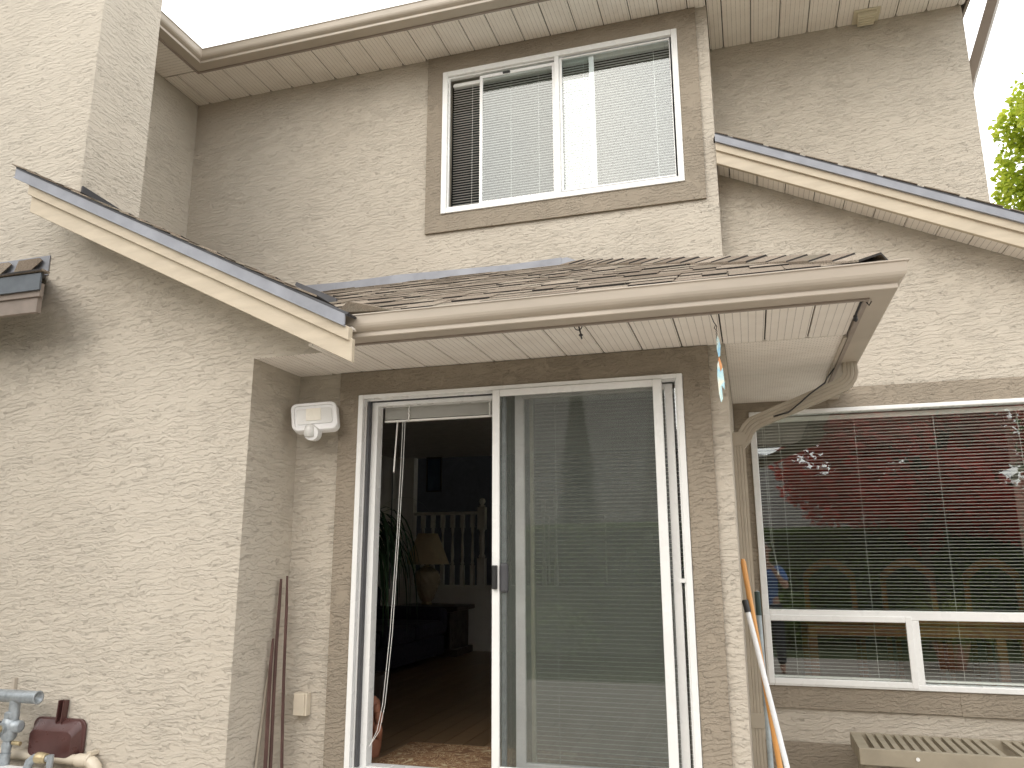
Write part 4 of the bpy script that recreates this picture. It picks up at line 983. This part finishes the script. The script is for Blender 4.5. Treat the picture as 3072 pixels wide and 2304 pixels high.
# red maple behind the camera, seen in the dining window
bl = []
for i in range(80):
    a = rn.uniform(0, 6.28); z = rn.uniform(.3, 4.6); rr_ = 2.3*math.sqrt(max(.05, 1-((z-2.2)/2.6)**2))*rn.uniform(.4, 1)
    bl.append((4.9+rr_*math.cos(a), -7.9+rr_*math.sin(a)*.6, z, rn.uniform(.3, .55)))
tree('red_maple', 'red Japanese maple across the patio, mirrored in the dining window', 'tree', (4.9, -7.9, G0), 3.6, bl, 24000, .11, 'leaf_red', 6, .1)
for q_, (tx, ty, th, lab_) in enumerate([(19.5, -11.0, 5.2, 'dark broad evergreen at the extreme right end of the hedge'), (6.6, -13.2, 5.6, 'dark broad evergreen behind the red maple'), (15.0, -12.0, 5.5, 'dark broad evergreen at the far right beyond the leafy tree')]):
    bl = []
    for i in range(34):
        z = rn.uniform(-.3, th); a = rn.uniform(0, 6.28); rr_ = 2.2*(1-.7*(z+.3)/(th+.3))*rn.uniform(.3, 1)
        bl.append((tx+rr_*math.cos(a), ty+rr_*math.sin(a)*.6, z, rn.uniform(.5, .8)))
    tree('evergreen_tree', lab_, 'tree', (tx, ty, G0), th, bl, 4200, .24, 'leaf_dark', 20+q_)
bl = []
for i in range(40):
    a = rn.uniform(0, 6.28); z = rn.uniform(.5, 5.5); rr_ = 2.4*rn.uniform(.3, 1)
    bl.append((10.2+rr_*math.cos(a), -12.5+rr_*math.sin(a)*.6, z, rn.uniform(.4, .8)))
tree('leafy_tree', 'green leafy tree beyond the red maple', 'tree', (10.2, -12.5, G0), 5, bl, 4500, .22, 'leaf_hedge', 8)
# conifer
t = thing('conifer', 'tall pointed dark conifer behind the hedge', 'tree', (-1.1, -11, G0))
MB().tube([(-1.1, -11, G0), (-1.1, -11, 3.2)], [.1, .02], 8).build('trunk', 'bark', t)
c = MB(); rnd = random.Random(4)
for i in range(5000):
    z = rnd.uniform(-.6, 3.3); r_ = .62*(3.35-z)/3.9*rnd.uniform(.5, 1)+.03; a = rnd.uniform(0, 6.28); p = Vector((-1.1+r_*math.cos(a), -11+r_*math.sin(a), z))
    d = Vector((math.cos(a), math.sin(a), .8)).normalized()*.13; s_ = Vector((-math.sin(a), math.cos(a), 0))*.03
    c.add([p-s_, p+s_, p+d], [(0, 1, 2)])
c.build('crown', 'leaf_dark', t, recalc=False)
# hedge
t = thing('hedge', 'long clipped green hedge at the far side of the patio', 'hedge', (0, -8.8, G0))
MB().box(-9, 13.9, -9.3, -8.65, G0, .55).build('hedge_core', 'leaf_dark', t)
c = MB(); rnd = random.Random(9)
for i in range(36000):
    if rnd.random() < .25: p = Vector((rnd.uniform(-9, 14), rnd.uniform(-9.3, -8.6), .60+rnd.uniform(-.06, .06)))
    else: p = Vector((rnd.uniform(-9, 14), -8.58+rnd.uniform(-.09, .05), rnd.uniform(G0, .62)))
    q = Euler((rnd.uniform(0, 6), rnd.uniform(0, 6), rnd.uniform(0, 6))).to_matrix()
    c.add([p+q @ Vector(v_)*.055 for v_ in ((-.4, 0, 0), (0, -.8, 0), (.4, 0, 0), (0, .8, 0))], [(0, 1, 2, 3)])
c.build('foliage', 'leaf_hedge', t, recalc=False)
# unseen cedar added outside the frame to keep the left wall softly shaded
t = thing('added_shade_cedar', 'unseen dark cedar added beside the left wing to shade its wall', 'tree', (-4.4, -2.6, G0))
MB().tube([(-4.4, -2.6, G0), (-4.4, -2.6, 5.6)], [.16, .03], 8).build('trunk', 'bark', t)
c = MB(); rnd = random.Random(14)
for i in range(9000):
    z = rnd.uniform(-1.2, 5.9); r_ = 1.25*(6.1-z)/7.2*rnd.uniform(.55, 1)+.05; a = rnd.uniform(0, 6.28); p = Vector((-4.4+r_*math.cos(a), -2.6+r_*math.sin(a), z))
    d = Vector((math.cos(a), math.sin(a), .8)).normalized()*.2; s_ = Vector((-math.sin(a), math.cos(a), 0))*.07
    c.add([p-s_, p+s_, p+d], [(0, 1, 2)])
c.build('crown', 'leaf_dark', t, recalc=False)
# grassy shrub
t = thing('ornamental_grass', 'arching yellow-green ornamental grass in a pot on the patio', 'plant', (4.6, -5.2, G0))
MB().lathe([(.16, G0), (.24, G0+.35), (.22, G0+.36), (.18, G0+.3)], (4.6, -5.2, 0), 18).build('pot', 'terracotta', t)
c = MB()
for i in range(420):
    a = R.uniform(0, 6.283); leaf_ribbon(c, (4.6+R.uniform(-.1, .1), -5.2+R.uniform(-.1, .1), G0+.32), (math.cos(a)*R.uniform(.2, .9), math.sin(a)*R.uniform(.2, .9), 1.2), R.uniform(.7, 1.25), .012, R.uniform(1.6, 3), 7)
c.build('blades', 'leaf_grass', t, recalc=False)
for i, (bx, by, sc_, lab) in enumerate([(-.6, -7.4, .55, 'round green shrub in front of the hedge, nearest the door'), (2.6, -7.8, .5, 'low green shrub in front of the hedge by the red maple'), (-3.2, -7.6, .6, 'wide green shrub at the far left end of the hedge')]):
    t = thing('shrub', lab, 'shrub', (bx, by, G0), 'shrubs along the hedge'); c = MB()
    leaf_cloud(c, [(bx+rn.uniform(-.3, .3), by+rn.uniform(-.2, .2), G0+.3+rn.uniform(0, .3), sc_*.7) for _ in range(6)], 1800, .09, random.Random(i)); c.build('foliage', 'leaf_hedge', t, recalc=False)
    MB().tube([(bx, by, G0-.05), (bx, by, G0+.4)], .03, 6).build('stem', 'bark', t)
# neighbour's house
t = thing('neighbour_house', 'neighbouring beige house with big grey shingle roofs beyond the hedge', 'house', (-5, -16, G0))
MB().box(-14, -.5, -22, -14.5, G0, 1.0).build('wall', 'stucco', t)
MB().prism([(-14.6, -13.9, .9), (-14.6, -18.2, 5.6), (-14.6, -22.6, .9)], (14.3, 0, 0)).build('roof', 'grey_roof', t)
MB().box(-.49, 3.0, -21, -15.5, G0, .9).build('wall', 'stucco', t)
m = MB(); m.add([(-.29, -14.9, .85), (6.5, -14.9, .85), (3.2, -18, 3.1), (-.29, -18, 3.75), (-.29, -21.5, .85), (6.5, -21.5, .85)], [(0, 1, 2, 3), (1, 5, 2), (5, 4, 3, 2), (0, 3, 4), (0, 4, 5, 1)]); m.build('roof', 'grey_roof', t)
for x in (-10, -6.5, -3): 
    wf = frame_xz(MB(), x, x+1.4, -.5, .6, -14.52, -14.46, .06).build('window', 'white', t); MB().box(x+.06, x+1.34, -14.495, -14.49, -.44, .54).build('pane', 'glass', wf)

# ------------------------------------------------------------------ the photographer
def skin_body(name, joints, edges, mat, parent, sub=2):
    me = bpy.data.meshes.new(name); o0 = rootpos(parent)
    keys = list(joints); me.from_pydata([Vector(joints[k][0])-o0 for k in keys], [(keys.index(a), keys.index(b)) for a, b in edges], [])
    o = bpy.data.objects.new(name, me); COL.objects.link(o); o.parent = parent; WORLD[o.name] = o0
    me.materials.append(M[mat]); sk = o.modifiers.new('skin', 'SKIN'); sk.use_smooth_shade = True
    for i, k in enumerate(keys):
        r_ = joints[k][1]; me.skin_vertices[0].data[i].radius = r_ if isinstance(r_, tuple) else (r_, r_)
    me.skin_vertices[0].data[0].use_root = True
    s_ = o.modifiers.new('sub', 'SUBSURF'); s_.levels = sub; s_.render_levels = sub
    return o
bx, by = 2.24, -4.34
per = thing('person', 'person in a blue shirt holding a phone up to take the picture', 'person', (bx, by, G0))
G = G0
J = {'pelvis': ((bx, by, G+.86), (.145, .11)), 'waist': ((bx, by, G+1.02), (.135, .10)), 'chest': ((bx, by+.01, G+1.22), (.155, .11)), 'neck0': ((bx, by+.01, G+1.38), .065), 'neck1': ((bx-.005, by+.03, G+1.46), .055),
     'head0': ((bx-.01, by+.05, G+1.53), (.068, .08)), 'head1': ((bx-.015, by+.05, G+1.62), (.076, .092)), 'head2': ((bx-.015, by+.04, G+1.69), (.05, .06)),
     'hipL': ((bx-.10, by, G+.80), .095), 'kneeL': ((bx-.12, by+.03, G+.45), .062), 'ankL': ((bx-.13, by, G+.08), .042), 'toeL': ((bx-.14, by+.15, G+.03), (.04, .03)),
     'hipR': ((bx+.10, by, G+.80), .095), 'kneeR': ((bx+.12, by+.03, G+.45), .062), 'ankR': ((bx+.13, by, G+.08), .042), 'toeR': ((bx+.14, by+.15, G+.03), (.04, .03)),
     'shL': ((bx-.19, by+.01, G+1.34), .058), 'elL': ((bx-.27, by+.16, G+1.13), .042), 'wrL': ((bx-.24, by+.33, G+1.37), .028), 'hdL': ((bx-.225, by+.37, G+1.44), (.035, .018)),
     'shR': ((bx+.19, by+.01, G+1.34), .058), 'elR': ((bx+.25, by+.16, G+1.10), .042), 'wrR': ((bx+.08, by+.33, G+1.36), .028), 'hdR': ((bx+.02, by+.37, G+1.43), (.035, .018))}
E_ = [('pelvis', 'waist'), ('waist', 'chest'), ('chest', 'neck0'), ('neck0', 'neck1'), ('neck1', 'head0'), ('head0', 'head1'), ('head1', 'head2'), ('pelvis', 'hipL'), ('hipL', 'kneeL'), ('kneeL', 'ankL'), ('ankL', 'toeL'), ('pelvis', 'hipR'), ('hipR', 'kneeR'), ('kneeR', 'ankR'), ('ankR', 'toeR'), ('chest', 'shL'), ('shL', 'elL'), ('elL', 'wrL'), ('wrL', 'hdL'), ('chest', 'shR'), ('shR', 'elR'), ('elR', 'wrR'), ('wrR', 'hdR')]
skin_body('body', J, E_, 'skin', per)
def half(a, b, t): return tuple(Vector(J[a][0]).lerp(Vector(J[b][0]), t))
S = {k: (J[k][0], tuple(q+.014 for q in J[k][1]) if isinstance(J[k][1], tuple) else J[k][1]+.014) for k in ('waist', 'pelvis', 'chest', 'shL', 'shR')}
S['collar'] = (half('chest', 'neck0', .9), .085); S['slL'] = (half('shL', 'elL', .75), .066); S['slR'] = (half('shR', 'elR', .75), .066)
skin_body('shirt', S, [('waist', 'pelvis'), ('waist', 'chest'), ('chest', 'collar'), ('chest', 'shL'), ('shL', 'slL'), ('chest', 'shR'), ('shR', 'slR')], 'shirt', per)
S = {k: (J[k][0], tuple(q+.012 for q in J[k][1]) if isinstance(J[k][1], tuple) else J[k][1]+.014) for k in ('pelvis', 'hipL', 'kneeL', 'hipR', 'kneeR')}
S['cuL'] = (half('kneeL', 'ankL', .95), .062); S['cuR'] = (half('kneeR', 'ankR', .95), .062)
skin_body('trousers', S, [('pelvis', 'hipL'), ('hipL', 'kneeL'), ('kneeL', 'cuL'), ('pelvis', 'hipR'), ('hipR', 'kneeR'), ('kneeR', 'cuR')], 'trousers', per)
hx_, hy_, hz_ = bx-.015, by+.05, G+1.60
m = MB(); V = []; n_ = 16
for i in range(9):
    ph = rad(90-i*12)
    for j in range(n_):
        a = 2*math.pi*j/n_; fr = max(0, math.sin(a)); k_ = 1-(.0 if i < 4 else .0)
        V.append((hx_+.084*math.cos(ph)*math.cos(a), hy_-.008+.098*math.cos(ph)*math.sin(a)*(1-.22*fr*(i/8)), hz_+.018+.10*math.sin(ph)))
m.add(V, [(i*n_+j, i*n_+(j+1) % n_, (i+1)*n_+(j+1) % n_, (i+1)*n_+j) for i in range(8) for j in range(n_) if not (i > 4 and 1 <= j <= 6)], True); m.build('hair', 'hair', per)
m = MB().tube([(hx_, hy_+.085, hz_+.02), (hx_, hy_+.112, hz_-.02), (hx_, hy_+.095, hz_-.03)], [.009, .015, .010], 8); m.build('nose', 'skin', per)
for s_ in (-1, 1):
    MB().lathe([(.001, -.008), (.010, -.004), (.011, .002), (.001, .007)], (hx_+s_*.032, hy_+.082, hz_+.02), 10, 'Y').build('eye', 'black', per)
    MB().tube([(hx_+s_*.080, hy_, hz_+.02), (hx_+s_*.088, hy_-.01, hz_), (hx_+s_*.080, hy_, hz_-.025)], [.010, .016, .008], 8).build('ear', 'skin', per)
MB().tube([(hx_-.024, hy_+.086, hz_-.055), (hx_, hy_+.093, hz_-.055), (hx_+.024, hy_+.086, hz_-.055)], .006, 6).build('mouth', 'cushion', per)
PX, PY, PZ = 2.13, -3.945, .075
for s_, hd in ((-1, 'hdL'), (1, 'hdR')):
    h = Vector(J[hd][0])
    for i, (dz, ln) in enumerate(((.030, .070), (.012, .078), (-.006, .072), (-.024, .060))):
        tip = Vector((PX+s_*.062, PY+.002-.004, PZ+dz*.9)); kn = (h+tip)/2+Vector((s_*.018, .006, 0))
        MB().tube([h+Vector((0, 0, dz*.8)), kn, tip], [.010, .0085, .0075], 8).build('finger', 'skin', per)
    MB().tube([h+Vector((0, -.01, -.02)), h+Vector((-s_*.01, .005, -.045)), Vector((PX+s_*.05, PY-.012, PZ-.035))], [.012, .010, .009], 8).build('thumb', 'skin', per)
ph = thing('phone', 'dark mobile phone held sideways in both hands', 'phone', (PX, PY, PZ-.038))
MB().box(PX-.076, PX+.076, PY-.009, PY, PZ-.037, PZ+.037).build('case', 'black', ph, bevel=.004)
MB().box(PX-.071, PX+.071, PY-.0105, PY-.0095, PZ-.033, PZ+.033).build('screen', 'glass', ph)
